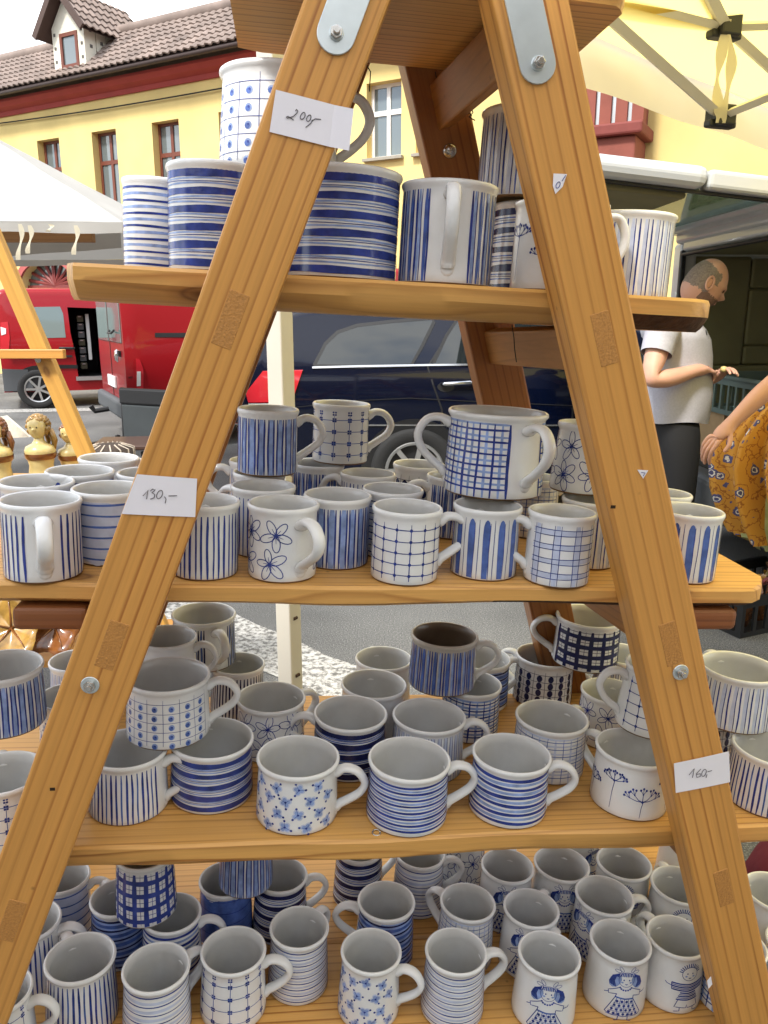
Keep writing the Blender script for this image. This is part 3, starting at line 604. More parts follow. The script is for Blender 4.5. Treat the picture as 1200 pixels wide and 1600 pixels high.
b = MB(); P = kg.px(C4([(278, 492), (338, 492)])); b.tube([(P[0][0], -.86, P[0][1]), (P[0][0] + .06, -.885, P[0][1]), (P[1][0], -.885, P[1][1]), (P[1][0] + .03, -.86, P[1][1])], .02, 6); b.build('door_handle', blackp, kg.root)
kg.panel('bumper_corner', [(.0, .28), (.42, .28), (.36, .60), (.0, .62)], greyb, .03)
kw = kg.px(C4([(182, 700)]))[0][0]
for x_ in (kw, kw + 2.7): kg.archp(x_, .36, blackp, .30); kg.wheel(x_, .30, alloy, rubber, 7, -.01); kg.wheel(x_, .30, alloy, rubber, 7, 0, 1)
kg.seam([(ax1 + .06, az0), (ax1 + .10, az1)], blackp, .014); b = MB(); b.box((.02, -.75, .27), (4.0, .75, .31)); b.build('underbody', blackp, kg.root)
# slid-back door panel on its rail
b = MB(); zr = az1 - .75; b.box((ax0 - .9, -.875, zr), (ax0, -.862, zr + .03)); b.build('sliding_rail', blackp, kg.root)

# ---- van with raised tailgate at the right, its open rear facing left
hv = empty('open_van', Matrix.Translation((1.86, 4.28, 0)) @ Matrix.Rotation(R(2), 4, 'Z')); tag(hv, 'white van with its tailgate raised over an olive dark load bay', 'van')
wht = paintm('white van paint', (.50, .51, .49), .3); olive = mat('olive trim', (.17, .155, .07), .7, var=.15, vscale=5); dark = mat('dark carpet', (.03, .028, .022), .9); seatm = mat('seat cloth', (.05, .05, .045), .9)
LW, YW, ZF, ZR = 3.6, .80, .58, 1.80
def hbox(name, a, c, m, bev=.0, parent=hv): b = MB(); b.box(a, c); return b.build(name, m, parent, bevel=bev, segs=3)
hbox('floor', (.0, -YW, ZF - .12), (LW, YW, ZF), dark); hbox('roof', (.0, -YW + .04, ZR), (LW - .6, YW - .04, ZR + .05), wht, .03); hbox('headliner', (.03, -YW + .08, ZR - .04), (LW - .7, YW - .08, ZR - .002), olive)
hbox('near_side', (.0, -YW - .02, .3), (LW, -YW + .03, ZR), wht, .02)
for (a, c, m) in (((.0, YW - .03, .3), (LW, YW + .02, 1.12), wht), ((.0, YW - .03, 1.12), (.42, YW + .02, ZR), wht), ((1.15, YW - .03, 1.12), (1.35, YW + .02, ZR), wht), ((.42, YW - .03, 1.66), (1.15, YW + .02, ZR), wht), ((1.35, YW - .03, 1.66), (LW, YW + .02, ZR), wht)): hbox('far_side', a, c, m)
for (a, c) in (((.03, YW - .10, ZF + .002), (1.9, YW - .032, 1.10)), ((.03, YW - .10, 1.10), (.40, YW - .032, ZR - .05)), ((1.17, YW - .10, 1.10), (1.33, YW - .032, ZR - .05))): hbox('side_trim', a, c, olive, .02)
grg = mat('green tinted glass', (.12, .19, .17), .05, trans=.6, ior=1.1)
hbox('side_window', (.42, YW - .02, 1.12), (1.15, YW - .012, 1.66), grg); hbox('side_window', (1.35, YW - .02, 1.12), (2.6, YW - .012, 1.66), grg)
for (a, c) in (((.40, YW - .10, 1.102), (1.17, YW - .035, 1.22)), ((.40, YW - .10, 1.56), (1.17, YW - .035, 1.74)), ((.40, YW - .10, 1.22), (.60, YW - .035, 1.56))): hbox('window_trim', a, c, olive, .02)
hbox('far_pillar', (-.05, YW - .12, .45), (.05, YW + .02, ZR + .03), wht, .03); hbox('seal', (-.062, YW - .15, .5), (-.03, YW - .115, ZR - .02), blackp, .01); hbox('roof_rail', (-.05, -YW, ZR - .03), (.06, YW - .12, ZR + .04), wht, .02); hbox('seal', (-.062, -YW, ZR - .055), (-.03, YW - .12, ZR - .035), blackp, .01)
hbox('bumper', (-.14, -YW, .34), (.0, YW, .56), greyb, .04); hbox('front_end', (LW - .6, -YW + .03, .3), (LW + .5, YW - .03, 1.0), wht, .15)
for yy in (-.45, .42):
    hbox('seat', (2.15, yy - .24, ZF), (2.35, yy + .24, 1.20), seatm, .07); hbox('headrest', (2.18, yy - .12, 1.24), (2.30, yy + .12, 1.42), seatm, .05)
b = MB(); b.tube([(1.2, YW - .12, 1.6), (1.15, YW - .13, 1.3), (1.2, YW - .12, .8)], .03, 8); b.build('seat_belt', dark, hv)
for x_ in (.75, 3.2):
    for sg in (-1, 1):
        b = MB(); b.lathe([(.001, .02), (.18, .02), (.19, .03), (.28, .03), (.30, 0), (.30, -.2)], 28); b.xf(Matrix.Translation((x_, sg * (YW + .005), .30)) @ Matrix.Rotation(R(-90 * sg), 4, 'X')); b.build('wheel', rubber, hv, smooth=True)
hbox('hinge_cover', (-.07, -YW + .05, ZR + .02), (.05, YW - .05, ZR + .14), wht, .02)
tg = empty('tailgate', None, hv); tg.parent = hv; tg.location = (-.02, 0, ZR + .06); tg.rotation_euler = (0, R(6), 0)
def tbox(name, a, c, m, bev=.01): return hbox(name, a, c, m, bev, tg)
tbox('panel', (-1.10, -YW + .04, .0), (-.52, YW - .04, .09), wht, .04); tbox('rail', (-.52, -YW + .05, .0), (-.03, -YW + .16, .08), wht, .02); tbox('rail', (-.52, YW - .16, .0), (-.03, YW - .05, .08), wht, .02); tbox('rail', (-.12, -YW + .16, .002), (-.03, YW - .16, .078), wht, .02)
tbox('rear_window', (-.52, -YW + .16, .03), (-.12, YW - .16, .04), grg, 0); tbox('seal', (-1.0, -YW + .10, -.012), (-.1, -YW + .13, .0), blackp, 0); tbox('seal', (-1.0, YW - .13, -.012), (-.1, YW - .10, .0), blackp, 0)
tbox('inner_trim', (-.96, -YW + .16, -.03), (-.56, YW - .16, -.001), olive, .015); tbox('latch', (-1.06, -.09, -.035), (-.98, .09, .0), blackp, .012); tbox('lip', (-1.13, -YW + .1, .01), (-1.10, YW - .1, .06), wht, .01)
# crates in the load bay
crm = mat('grey green crate plastic', (.10, .135, .12), .5); cbm = mat('cardboard', (.30, .20, .10), .9, var=.1)
def crate(x, y, z, lx, ly, h, m, label, rot=0, rows=3):
    root = empty('crate', Matrix.Translation((x, y, z)) @ Matrix.Rotation(rot, 4, 'Z')); t = .012
    b = MB(); b.box((-lx/2, -ly/2, 0), (lx/2, ly/2, t)); b.build('base', m, root)
    for nm, a, c, ax in (('side', (-lx/2, -ly/2), (lx/2, -ly/2), 0), ('side', (-lx/2, ly/2 - t), (lx/2, ly/2 - t), 0), ('end', (-lx/2, -ly/2 + t), (-lx/2, ly/2 - t), 1), ('end', (lx/2 - t, -ly/2 + t), (lx/2 - t, ly/2 - t), 1)):
        b = MB(); n = 8; ln = (c[0] - a[0]) or (c[1] - a[1])
        def seg(p0, p1, z0, z1):
            if ax == 0: b.box((a[0] + p0, a[1], z0), (a[0] + p1, a[1] + t, z1))
            else: b.box((a[0], a[1] + p0, z0), (a[0] + t, a[1] + p1, z1))
        seg(0, ln, t, h * .14); seg(0, ln, h * .82, h)
        for i in range(n + 1): q = (ln - .02) * i / n; seg(q, q + .02, h * .14, h * .82)
        for r_ in range(1, rows): zz_ = h * (.14 + .68 * r_ / rows); seg(.02, ln - .02, zz_ - .008, zz_ + .008) if False else None
        b.build(nm, m, root)
    b = MB(); b.box((-lx/2 - .012, -ly/2 - .012, h), (lx/2 + .012, -ly/2 + t, h + .018)); b.box((-lx/2 - .012, ly/2 - t, h), (lx/2 + .012, ly/2 + .012, h + .018)); b.box((-lx/2 - .012, -ly/2 + t, h), (-lx/2 + t, ly/2 - t, h + .018)); b.box((lx/2 - t, -ly/2 + t, h), (lx/2 + .012, ly/2 - t, h + .018)); b.build('rim', m, root)
    return tag(root, label, 'crate')
def hvp(x, y, z): return hv.matrix_world @ Vector((x, y, z))
bpy.context.view_layer.update()
p = hvp(.33, .12, ZF + .28); crate(p.x, p.y, p.z, .55, .75, .20, crm, 'grey green plastic crate on top of cardboard boxes in the open van', R(2))
for i, (x_, y_, z_, a, c, h) in enumerate(((.33, .38, ZF, .5, .38, .275), (.33, -.12, ZF, .5, .42, .275))):
    p = hvp(x_, y_, z_ + .002); root = empty('cardboard_box', Matrix.Translation(p) @ Matrix.Rotation(R(2), 4, 'Z')); b = MB(); b.box((-a/2, -c/2, 0), (a/2, c/2, h)); b.build('carton', cbm, root, bevel=.004)
    b = MB(); b.box((-.03, -c/2 - .001, h * .0 + .001), (.03, c/2 + .001, h + .001)); b.build('packing_tape', mat('packing tape', (.35, .25, .13), .3) if i == 0 else bpy.data.materials['packing tape'], root)
    tag(root, ('cardboard box on the van floor beneath the crate, beside the side trim', 'cardboard box on the van floor beneath the crate, at the middle of the load bay')[i], 'box')
# ================================================================== the ladder stand
SLOPE = .358
def leg_x(z): return .2115 - SLOPE * z
lad = empty('step_ladder', TS.copy()); tag(lad, 'varnished pine double step ladder holding all the mug shelves', 'ladder')
def back_y(z): return .375 - .16 * z
def leg_frame(sg, z0, yfun, off=0):
    """matrix (stand frame) of a leg: origin on its centre line at z0, local Z up the leg"""
    p = Vector((sg * leg_x(z0) + off, yfun(z0), z0)); q = Vector((sg * leg_x(z0 + 1) + off, yfun(z0 + 1), z0 + 1))
    zz = (q - p).normalized(); yy = Vector((0, 1, 0)); yy = (yy - zz * yy.dot(zz)).normalized(); xx = yy.cross(zz)
    m = Matrix((xx, yy, zz)).transposed().to_4x4(); m.translation = p; return m
def leg(sg, yfun, off, mt, top):
    m = leg_frame(sg, 0, yfun, off)
    wm = TS @ m; o, d = wm.translation, wm.to_3x3() @ Vector((0, 0, 1))
    lo = -(o.z - .012) / d.z                                   # down to the ground
    hi = top / m.to_3x3().col[2].z
    b = MB(); k = 14; W, T = .0395, .05
    rr = random.Random(sg * 7 + int(off * 100))
    for i in range(k + 1):
        z = lo + (hi - lo) * i / k; a, c = rr.uniform(-.0006, .0006), rr.uniform(-.0006, .0006)
        b.v += [(-W + a, 0, z), (W + c, 0, z), (W + c, T, z), (-W + a, T, z)]
    for i in range(k):
        for j in range(4): b.f.append((i*4+j, i*4+(j+1)%4, i*4+4+(j+1)%4, i*4+4+j)); b.m.append(0)
    b.f += [(3, 2, 1, 0), tuple(k*4+j for j in range(4))]; b.m += [0, 0]
    b.build('leg', mt, lad, M=m, bevel=.0035, segs=2); return m
FY = lambda z: 0.0
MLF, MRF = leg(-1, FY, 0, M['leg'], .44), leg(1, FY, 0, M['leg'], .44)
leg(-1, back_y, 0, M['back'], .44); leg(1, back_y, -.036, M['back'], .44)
RUNG_Z = [.322, -.012, -.381, -.753, -1.115]
for zr in RUNG_Z:
    for sg in (-1, 1):
        m = leg_frame(sg, zr, FY); L_ = back_y(zr) + .02
        offx = -.036 if sg > 0 else 0
        h_ = .027 if zr < .1 else .030
        b = MB(); x = .0125
        b.v = [(-x, .05, -h_), (x, .05, -h_), (x + offx, L_, -h_), (-x + offx, L_, -h_), (-x, .05, h_), (x, .05, h_), (x + offx, L_, h_), (-x + offx, L_, h_)]
        b.f = [(0,3,2,1),(4,5,6,7),(0,1,5,4),(1,2,6,5),(2,3,7,6),(3,0,4,7)]; b.m = [0] * 6
        # run the grain along the rung: build it with local X along its length
        rm = m @ Matrix.Rotation(R(90), 4, 'Z'); b.xf(Matrix.Rotation(R(-90), 4, 'Z'))
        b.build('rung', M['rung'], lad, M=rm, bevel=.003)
        if zr < .3:
            b = MB(); b.box((-.0115, -.0006, -.031), (.0115, .02, .031)); b.build('tenon', M['endgrain'], lad, M=leg_frame(sg, zr + (.012 if zr > -.1 else .004), FY), bevel=.001, segs=1)
def hex_bolt(m, r=.0072, washer=.0108):
    b = MB(); b.tube([(0, 0, 0), (0, -.0018, 0)], washer, 20); b.build('washer', M['zinc'], lad, M=m, bevel=.0005, segs=1)
    b = MB(); b.tube([(0, -.0018, 0), (0, -.0075, 0)], r, 6); b.tube([(0, -.0075, 0), (0, -.0125, 0)], r * .55, 12)
    b.build('bolt', M['steel'], lad, M=m, bevel=.0007, segs=2)
for (u, v) in ((141, 1070), (1063, 1050)): hex_bolt(Matrix.Translation(us(u, v, 1, 0)))
# hinge plates
for (u, v, mm, sg) in ((525, 54, MLF, -1), (839, 101, MRF, 1)):
    p = us(u, v, 1, 0); zz = mm.to_3x3().col[2].normalized(); m = mm.copy(); m.translation = p + Vector((0, -.0001, 0))
    b = MB(); n = 12; hw = .0195; ring = [(hw * math.cos(a), hw * math.sin(a)) for a in [math.pi + math.pi * i / n for i in range(n + 1)]] + [(hw, .36), (-hw, .36)]
    k = len(ring); b.v = [(x, -.0035, z) for x, z in ring] + [(x, 0, z) for x, z in ring]
    b.f = [tuple(range(k)), tuple(reversed(range(k, 2 * k)))] + [(i, i + k, (i + 1) % k + k, (i + 1) % k) for i in range(k)]; b.m = [0] * len(b.f)
    # the plate is straight and stops under the top board's level
    for i, q in enumerate(b.v):
        if q[2] > .1: b.v[i] = (q[0], q[1], .30)
    b.build('hinge_plate', M['zinc'], lad, M=m, bevel=.0006, segs=1)
    m2 = m.copy(); m2.translation = p + Vector((0, -.0035, 0)); hex_bolt(m2, .0065, .0075)
# round carriage bolt head on the back leg
mb = leg_frame(1, us(703, 236, 1, .35).z, back_y, -.036); b = MB()
b.lathe([(0, .006), (.004, .0056), (.008, .004), (.0105, .001), (.0108, 0)], 20); b.xf(Matrix.Rotation(R(90), 4, 'X'))
pb = us(703, 236, 1, back_y(us(703, 236, 1, .35).z)); mb.translation = pb; b.build('bolt', M['steel'], lad, smooth=True, M=mb)
# short battens that stick out under the second shelf
for (x0, x1) in ((-.475, -.385), (.385, .47)):
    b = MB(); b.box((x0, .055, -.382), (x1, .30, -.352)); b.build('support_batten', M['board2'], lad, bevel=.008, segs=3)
# wire twisted round two rungs
def wire(pts, parent=lad, name='tie_wire', r=.0008):
    b = MB(); b.tube(pts, r, 5); return b.build(name, M['wire'], parent, smooth=True)
pt = lambda u, v, y: us(u, v, 1, y)
wire([pt(680, 112, .30), pt(683, 128, .30), pt(690, 148, .30), pt(697, 162, .30), pt(712, 164, .31), pt(725, 160, .31), pt(731, 156, .30), pt(736, 166, .30), pt(739, 176, .29), pt(733, 183, .29), pt(742, 188, .28)])
wire([pt(726, 158, .31), pt(729, 170, .31), pt(737, 181, .30)])
wire([pt(574, 104, .30), pt(579, 112, .30), pt(578, 128, .3), pt(577, 143, .3)])
wire([pt(800, 508, .22), pt(803, 527, .22), pt(804, 545, .22), pt(807, 566, .22)])
# nail holes
for (u, v) in ((82, 1233), (958, 792)):
    b = MB(); b.box((-.003, -.0004, -.002), (.003, .001, .002)); b.build('nail_hole', M['hole'], lad, M=Matrix.Translation(us(u, v, 1, 0)))

# ================================================================== shelf boards
def board(label, x0, x1, y0, y1, ztop, th, seed, under=.02, split=.5, chl=(.03, .03), chr_=(.03, .03), bark=None, wob=.004, st=56):
    rr = random.Random(seed); ox = rr.uniform(0, 100); b = MB(); n = st
    for i in range(n + 1):
        t = i / n; x = x0 + (x1 - x0) * t
        f = y0 + wob * noise.noise((x * 5 + ox, 0, 0)) * 2 + wob * .3 * noise.noise((x * 22 + ox, 3, 0))
        dl, dr = x - x0, x1 - x
        for (dd, (cx, cy)) in ((dl, chl), (dr, chr_)):
            if dd < cx: q = 1 - dd / cx; f += cy * q * q
        u_ = under * (1 + .5 * noise.noise((x * 4 + ox, 7, 0))); sp = split * (1 + .25 * noise.noise((x * 3 + ox, 9, 0)))
        bk = y1 - (.012 * (1 - min(1, min(dl, dr) / .03)))
        zt = ztop
        b.v += [(x, f + .004, zt), (x, f, zt - .004), (x, f + .0005, zt - th * sp), (x, f + u_ * .55, zt - th * .86), (x, f + u_, zt - th), (x, bk, zt - th), (x, bk, zt)]
    K = 7
    for i in range(n):
        for j in range(K):
            b.f.append((i*K+j, (i+1)*K+j, (i+1)*K+(j+1)%K, i*K+(j+1)%K))
            xm = x0 + (x1 - x0) * (i + .5) / n
            b.m.append(1 if (bark and bark[0] < xm < bark[1] and j in (2, 3)) else 0)
    b.f += [tuple(range(K)), tuple(n*K + j for j in reversed(range(K)))]; b.m += [0, 0]
    c = Vector(((x0 + x1) / 2, (y0 + y1) / 2, ztop)); b.xf(Matrix.Translation(-c))
    o = b.build('shelf_board', [M['board'], M['bark']], None, angle=35); o.matrix_world = TS @ Matrix.Translation(c)
    return tag(o, label, 'shelf', 'shelf boards on the ladder rungs')
Z1, Z2, Z3, Z4 = .053, -.32, -.69, -1.05
board('topmost pine board with cut corners, seen from below between the hinge plates', -.222, .212, .03, .310, .387, .035, 1, .004, .8, (.02, .012), (.02, .02))
board('narrow waney-edged pine board carrying the biggest mugs, just above the price 130', -.402, .398, .055, .36, Z1, .040, 2, .028, .5, (.02, .035), (.06, .06), (.2, .5))
board('long pine board with dark bark edge, at the level of the price 130', -.66, .528, .052, .424, Z2, .029, 3, .016, .7, (.03, .02), (.05, .05), (.12, .6))
board('wide smooth pine board at the level of the price 160', -.72, .68, .055, .483, Z3, .031, 4, .004, .8)
board('front plank of the lowest shelf, under the girl and boy mugs', -.80, .80, .052, .262, Z4, .03, 5, .004, .8)
board('rear plank of the lowest shelf, behind a narrow gap', -.80, .80, .268, .541, Z4, .03, 6, .004, .8)

# ================================================================== price papers on the legs
def paper(corners, strokes, label, bend=0, r=.00045):
    P = [us(u, v, 1, -.0016) for u, v in corners]
    n = 8; b = MB()
    for k, yo in ((0, 0), (1, .0003)):
        for i in range(n + 1):
            t = i / n; a = P[0].lerp(P[1], t); c = P[3].lerp(P[2], t)
            yy = yo + (bend * max(0, t - .75) * 4 if bend else 0) - .0006 * math.sin(t * 3.1)
            b.v += [tuple(a + Vector((0, yy, 0))), tuple(c + Vector((0, yy, 0)))]
    o2 = 2 * (n + 1)
    for i in range(n):
        b.f += [(2*i, 2*i+1, 2*i+3, 2*i+2), (o2+2*i, o2+2*i+2, o2+2*i+3, o2+2*i+1), (2*i, 2*i+2, o2+2*i+2, o2+2*i), (2*i+1, o2+2*i+1, o2+2*i+3, 2*i+3)]
    b.f += [(0, o2, o2 + 1, 1), (2*n, 2*n+1, o2+2*n+1, o2+2*n)]; b.m = [0] * len(b.f)
    root = empty('price_paper', TS @ Matrix.Translation((P[0] + P[2]) / 2)); inv = Matrix.Translation(-(P[0] + P[2]) / 2)
    b.xf(inv); b.build('sheet', M['paper'], root)
    t = MB()
    for s in strokes: t.tube([inv @ us(u, v, 1, -.0027) for u, v in s], r, 5)
    t.build('handwriting', M['ink'], root); tag(root, label, 'price tag')
def ell(cx, cy, rx, ry, tilt=.3, n=14): return [(cx + rx * math.cos(a) - tilt * ry * math.sin(a) , cy + ry * math.sin(a)) for a in [2 * math.pi * i / n for i in range(n + 1)]]
paper([(431, 140), (552, 172), (545, 237), (421, 206)], [sc(s, 4, 320, 0) for s in (
    [(566, 692), (574, 684), (582, 692), (574, 708), (552, 728), (515, 738), (508, 732), (520, 726), (538, 738), (556, 750)],
    ell(612, 724, 14, 22), ell(650, 738, 13, 20), [(672, 748), (664, 768), (630, 796)], [(668, 758), (690, 742), (726, 746)])],
    'white paper slip priced 200 wrapped round the top of the left ladder leg', bend=-.005)
paper([(214, 741), (308, 748), (305, 808), (190, 803)], [sc(s, 3, 0, 680) for s in (
    [(670, 285), (694, 258), (686, 300)], [(704, 262), (716, 252), (728, 256), (712, 270), (726, 278), (722, 294), (704, 300)],
    ell(748, 278, 13, 20), [(771, 288), (778, 300), (774, 318)], [(790, 285), (830, 283)])],
    'white paper slip priced 130 halfway up the left ladder leg')
paper([(1053, 1193), (1139, 1174), (1141, 1222), (1056, 1239)], [sc(s, 2.5, 720, 930) for s in (
    [(892, 702), (912, 678), (905, 713)], [(938, 679), (920, 698), (922, 712), (936, 708), (936, 697), (922, 700)],
    ell(950, 694, 8, 14), [(962, 700), (958, 713)], [(964, 690), (981, 685)])],
    'white paper slip priced 160 low on the right ladder leg')
def scrap(pts, label, strokes=()):
    P = [us(u, v, 1, -.001) for u, v in pts]; c = sum(P, Vector()) / len(P); k = len(P)
    b = MB(); b.v = [tuple(p - c) for p in P] + [tuple(p - c + Vector((0, .0006, 0))) for p in P]
    b.f = [tuple(range(k)), tuple(reversed(range(k, 2*k)))] + [(i, i+k, (i+1) % k + k, (i+1) % k) for i in range(k)]; b.m = [0] * len(b.f)
    root = empty('paper_scrap', TS @ Matrix.Translation(c)); b.build('scrap', M['paper'], root)
    if strokes:
        t = MB()
        for s in strokes: t.tube([us(u, v, 1, -.0014) - c for u, v in s], .0004, 5)
        t.build('handwriting', M['dark'], root)
    tag(root, label, 'paper scrap')
scrap([(865, 271), (886, 272), (879, 292), (868, 303), (864, 290)], 'torn scrap of paper with ink marks on the right ladder leg above the top mugs', (ell(872, 289, 3, 5), [(878, 283), (884, 274)]))
scrap([(996, 734), (1013, 735), (1005, 748)], 'small white torn triangle of paper on the right ladder leg', ([(1002, 738), (1008, 739), (1005, 744)],))
scrap([(1105, 1533), (1111, 1526), (1113, 1538), (1107, 1545)], 'tiny white paint chip low on the right ladder leg')
# ================================================================== mugs
OFF = {'pale': .00012, 'light': .0002, 'mid': .0003, 'dark': .0004, 'navy': .0004}
class Paint:
    """brush marks lying on a mug's wall: s = angle from the handle, z = height"""
    def __init__(p, H, rf, Rr, seed): p.H, p.rf, p.R = H, rf, Rr; p.b = MB(); p.rr = random.Random(seed)
    def pt(p, th, z, off): r = p.rf(z) + off; return (r * math.cos(th), r * math.sin(th), z)
    def stroke(p, pts, wd, m, nx=None):
        k = len(pts); wd = wd if isinstance(wd, (list, tuple)) else [wd] * k
        off = OFF[m] + p.rr.uniform(0, .00006); mi = PM.index(m); Q = [(a * p.R, z) for a, z in pts]
        if k < 30:                                              # follow the round wall
            q2, w2 = [Q[0]], [wd[0]]
            for i in range(1, k):
                c = max(1, int(abs(Q[i][0] - Q[i-1][0]) / .004) + 1)
                for j in range(1, c + 1): q2.append((Q[i-1][0] + (Q[i][0] - Q[i-1][0]) * j / c, Q[i-1][1] + (Q[i][1] - Q[i-1][1]) * j / c)); w2.append(wd[i-1] + (wd[i] - wd[i-1]) * j / c)
            Q, wd = q2, w2; k = len(Q)
        nx = nx or max(1, int(max(wd) / .004)); b0 = len(p.b.v)
        for i in range(k):
            x0, y0 = Q[max(i - 1, 0)]; x1, y1 = Q[min(i + 1, k - 1)]; dx, dy = x1 - x0, y1 - y0; l = math.hypot(dx, dy) or 1
            nx_, ny_ = -dy / l, dx / l
            for j in range(nx + 1):
                t = (j / nx - .5) * wd[i]; p.b.v.append(p.pt((Q[i][0] + nx_ * t) / p.R, Q[i][1] + ny_ * t, off))
        for i in range(k - 1):
            for j in range(nx):
                a = b0 + i * (nx + 1) + j; p.b.f.append((a, a + 1, a + nx + 2, a + nx + 1)); p.b.m.append(mi)
    def blob(p, th, z, rx, rz, m, rot=0, n=10):
        off = OFF[m] + p.rr.uniform(0, .00006); mi = PM.index(m); b0 = len(p.b.v); p.b.v.append(p.pt(th, z, off + .00003))
        for i in range(n):
            a = 2 * math.pi * i / n; x, y = rx * math.cos(a), rz * math.sin(a)
            p.b.v.append(p.pt(th + (x * math.cos(rot) - y * math.sin(rot)) / p.R, z + x * math.sin(rot) + y * math.cos(rot), off))
        for i in range(n): p.b.f.append((b0, b0 + 1 + i, b0 + 1 + (i + 1) % n)); p.b.m.append(mi)
    def loc(p, th, z, pts): return [(th + x / p.R, z + y) for x, y in pts]
    def loop(p, th, z, rx, ry, m, w=.0007, rot=0, n=14, a0=0, a1=6.2832):
        P = []
        for i in range(n + 1):
            a = a0 + (a1 - a0) * i / n; x, y = rx * math.cos(a), ry * math.sin(a)
            P.append((x * math.cos(rot) - y * math.sin(rot), x * math.sin(rot) + y * math.cos(rot)))
        p.stroke(p.loc(th, z, P), w, m)
A0, A1 = R(24), R(336)
def zlo(p): return .007
def zhi(p): return p.H - .0125
def ring(p, z, wd, m, a0=R(14), a1=R(346)):
    n = 56; ph = p.rr.uniform(0, 6); am = p.rr.uniform(.0002, .0007)
    P = [(a0 + (a1 - a0) * i / n, z + am * math.sin(i * .23 + ph)) for i in range(n + 1)]
    W = [wd * (1 + .10 * math.sin(i * .5 + ph * 2) + p.rr.uniform(-.03, .03)) for i in range(n + 1)]; W[0] *= .5; W[-1] *= .5
    p.stroke(P, W, m, nx=max(1, int(wd / .006)))
def vline(p, th, wd, m, z0=None, z1=None, taper=.6, n=6, wob=.0006):
    z0 = zlo(p) - .004 if z0 is None else z0; z1 = zhi(p) if z1 is None else z1
    ph = p.rr.uniform(0, 6); am = p.rr.uniform(0, wob)
    P = [(th + am * math.sin(i * 1.1 + ph) / p.R, z1 + (z0 - z1) * i / n) for i in range(n + 1)]
    W = [wd * p.rr.uniform(.90, 1.08) for i in range(n + 1)]; W[0] *= .55; W[-1] *= taper
    p.stroke(P, W, m)
def P_bands(n=6, wd=.0055, m='dark', thin='light', tw=.0018, wash=None, two=True):
    def f(p):
        z0, z1 = zlo(p) + .003, zhi(p) - .002; st = (z1 - z0) / (n - 1)
        if wash: ring(p, (z0 + z1) / 2, z1 - z0 + .008, wash)
        for i in range(n):
            z = z0 + st * i; ring(p, z, wd * p.rr.uniform(.88, 1.1), m)
            if thin and i < n - 1:
                if two: ring(p, z + st * .40, tw, thin); ring(p, z + st * .55, tw * .45, m); ring(p, z + st * .68, tw, thin)
                else: ring(p, z + st * .5, tw, thin)
    return f
def P_thin(n=9, wd=.0016, m='dark', wash='pale'):
    def f(p):
        z0, z1 = zlo(p) + .002, zhi(p) - .001; st = (z1 - z0) / (n - 1)
        for i in range(n):
            ring(p, z0 + st * i, wd * p.rr.uniform(.8, 1.2), m)
            if wash: ring(p, z0 + st * (i + .42), st * .34, wash)
    return f
def P_stripes(seq, gap=.0042):
    """seq: list of (width, material or None) repeated round the wall"""
    def f(p):
        a = A0; i = 0
        while a < A1:
            wd, m = seq[i % len(seq)]; i += 1
            if m: vline(p, a + wd / 2 / p.R, wd, m)
            a += wd / p.R
    return f
def P_washstripes(w1=.0075, ln=.0016, gap=.0045, m='light'):
    def f(p):
        a = A0
        while a < A1:
            wd = w1 * p.rr.uniform(.75, 1.2); c = a + wd / 2 / p.R
            vline(p, c, wd, m); vline(p, c - wd / 2 / p.R, ln, 'dark'); vline(p, c + wd / 2 / p.R, ln, 'dark')
            a += (wd + gap * p.rr.uniform(.7, 1.3)) / p.R
    return f
def P_petals(m='mid', edge='dark'):
    def f(p):
        n = 12
        for i in range(n):
            th = A0 + (A1 - A0) * (i + .5) / n; z0, z1 = zlo(p) - .003, zhi(p)
            P = [(th, z1 + (z0 - z1) * t) for t in (0, .03, .1, .25, .6, 1)]
            p.stroke(P, [.0018, .0056, .0086, .0096, .0086, .0068], m)
            vline(p, th + (A1 - A0) / n / 2, .0009, edge)
            vline(p, th + .0042 / p.R, .0010, edge, z1=z1 - .004)
    return f
def grid(p, nv, nh, m='dark', w=.0012, a0=A0, a1=A1, z0=None, z1=None):
    z0 = z0 or zlo(p); z1 = z1 or zhi(p) - .002; T, Z = [], []
    for i in range(nv):
        th = a0 + (a1 - a0) * i / (nv - 1); T.append(th); vline(p, th, w, m, z0, z1, .9)
    for j in range(nh):
        z = z0 + (z1 - z0) * (j + .5) / nh; Z.append(z); ring(p, z, w, m, a0, a1)
    return T, Z
def P_gridots(p):
    T, Z = grid(p, 14, 5)
    for t in T:
        for z in Z: p.blob(t, z, .0021, .0023, 'dark')
def P_gridcross(p):
    T, Z = grid(p, 11, 4, 'mid', .0011)
    for t in T:
        for z in Z + [zhi(p) - .001]:
            for dx in (-1, 1):
                for dz in (-1, 1): p.blob(t + dx * .0019 / p.R, z + dz * .0019, .0016, .0016, 'dark', n=8)
def P_cells(p):
    nv = 15; T, Z = grid(p, nv, 5, 'dark', .0007)
    hz = Z[1] - Z[0]
    for i in range(nv - 1):
        for j in range(5):
            th = (T[i] + T[i + 1]) / 2 + p.rr.uniform(-.0008, .0008) / p.R; z = Z[j] + hz / 2 if j < 4 else Z[0] - hz / 2
            p.blob(th, z, .0042, .0048, 'light'); p.blob(th - .0006 / p.R, z - .0008, .0030, .0033, 'mid'); p.blob(th + .0004 / p.R, z + .0008, .0013, .0016, 'dark')
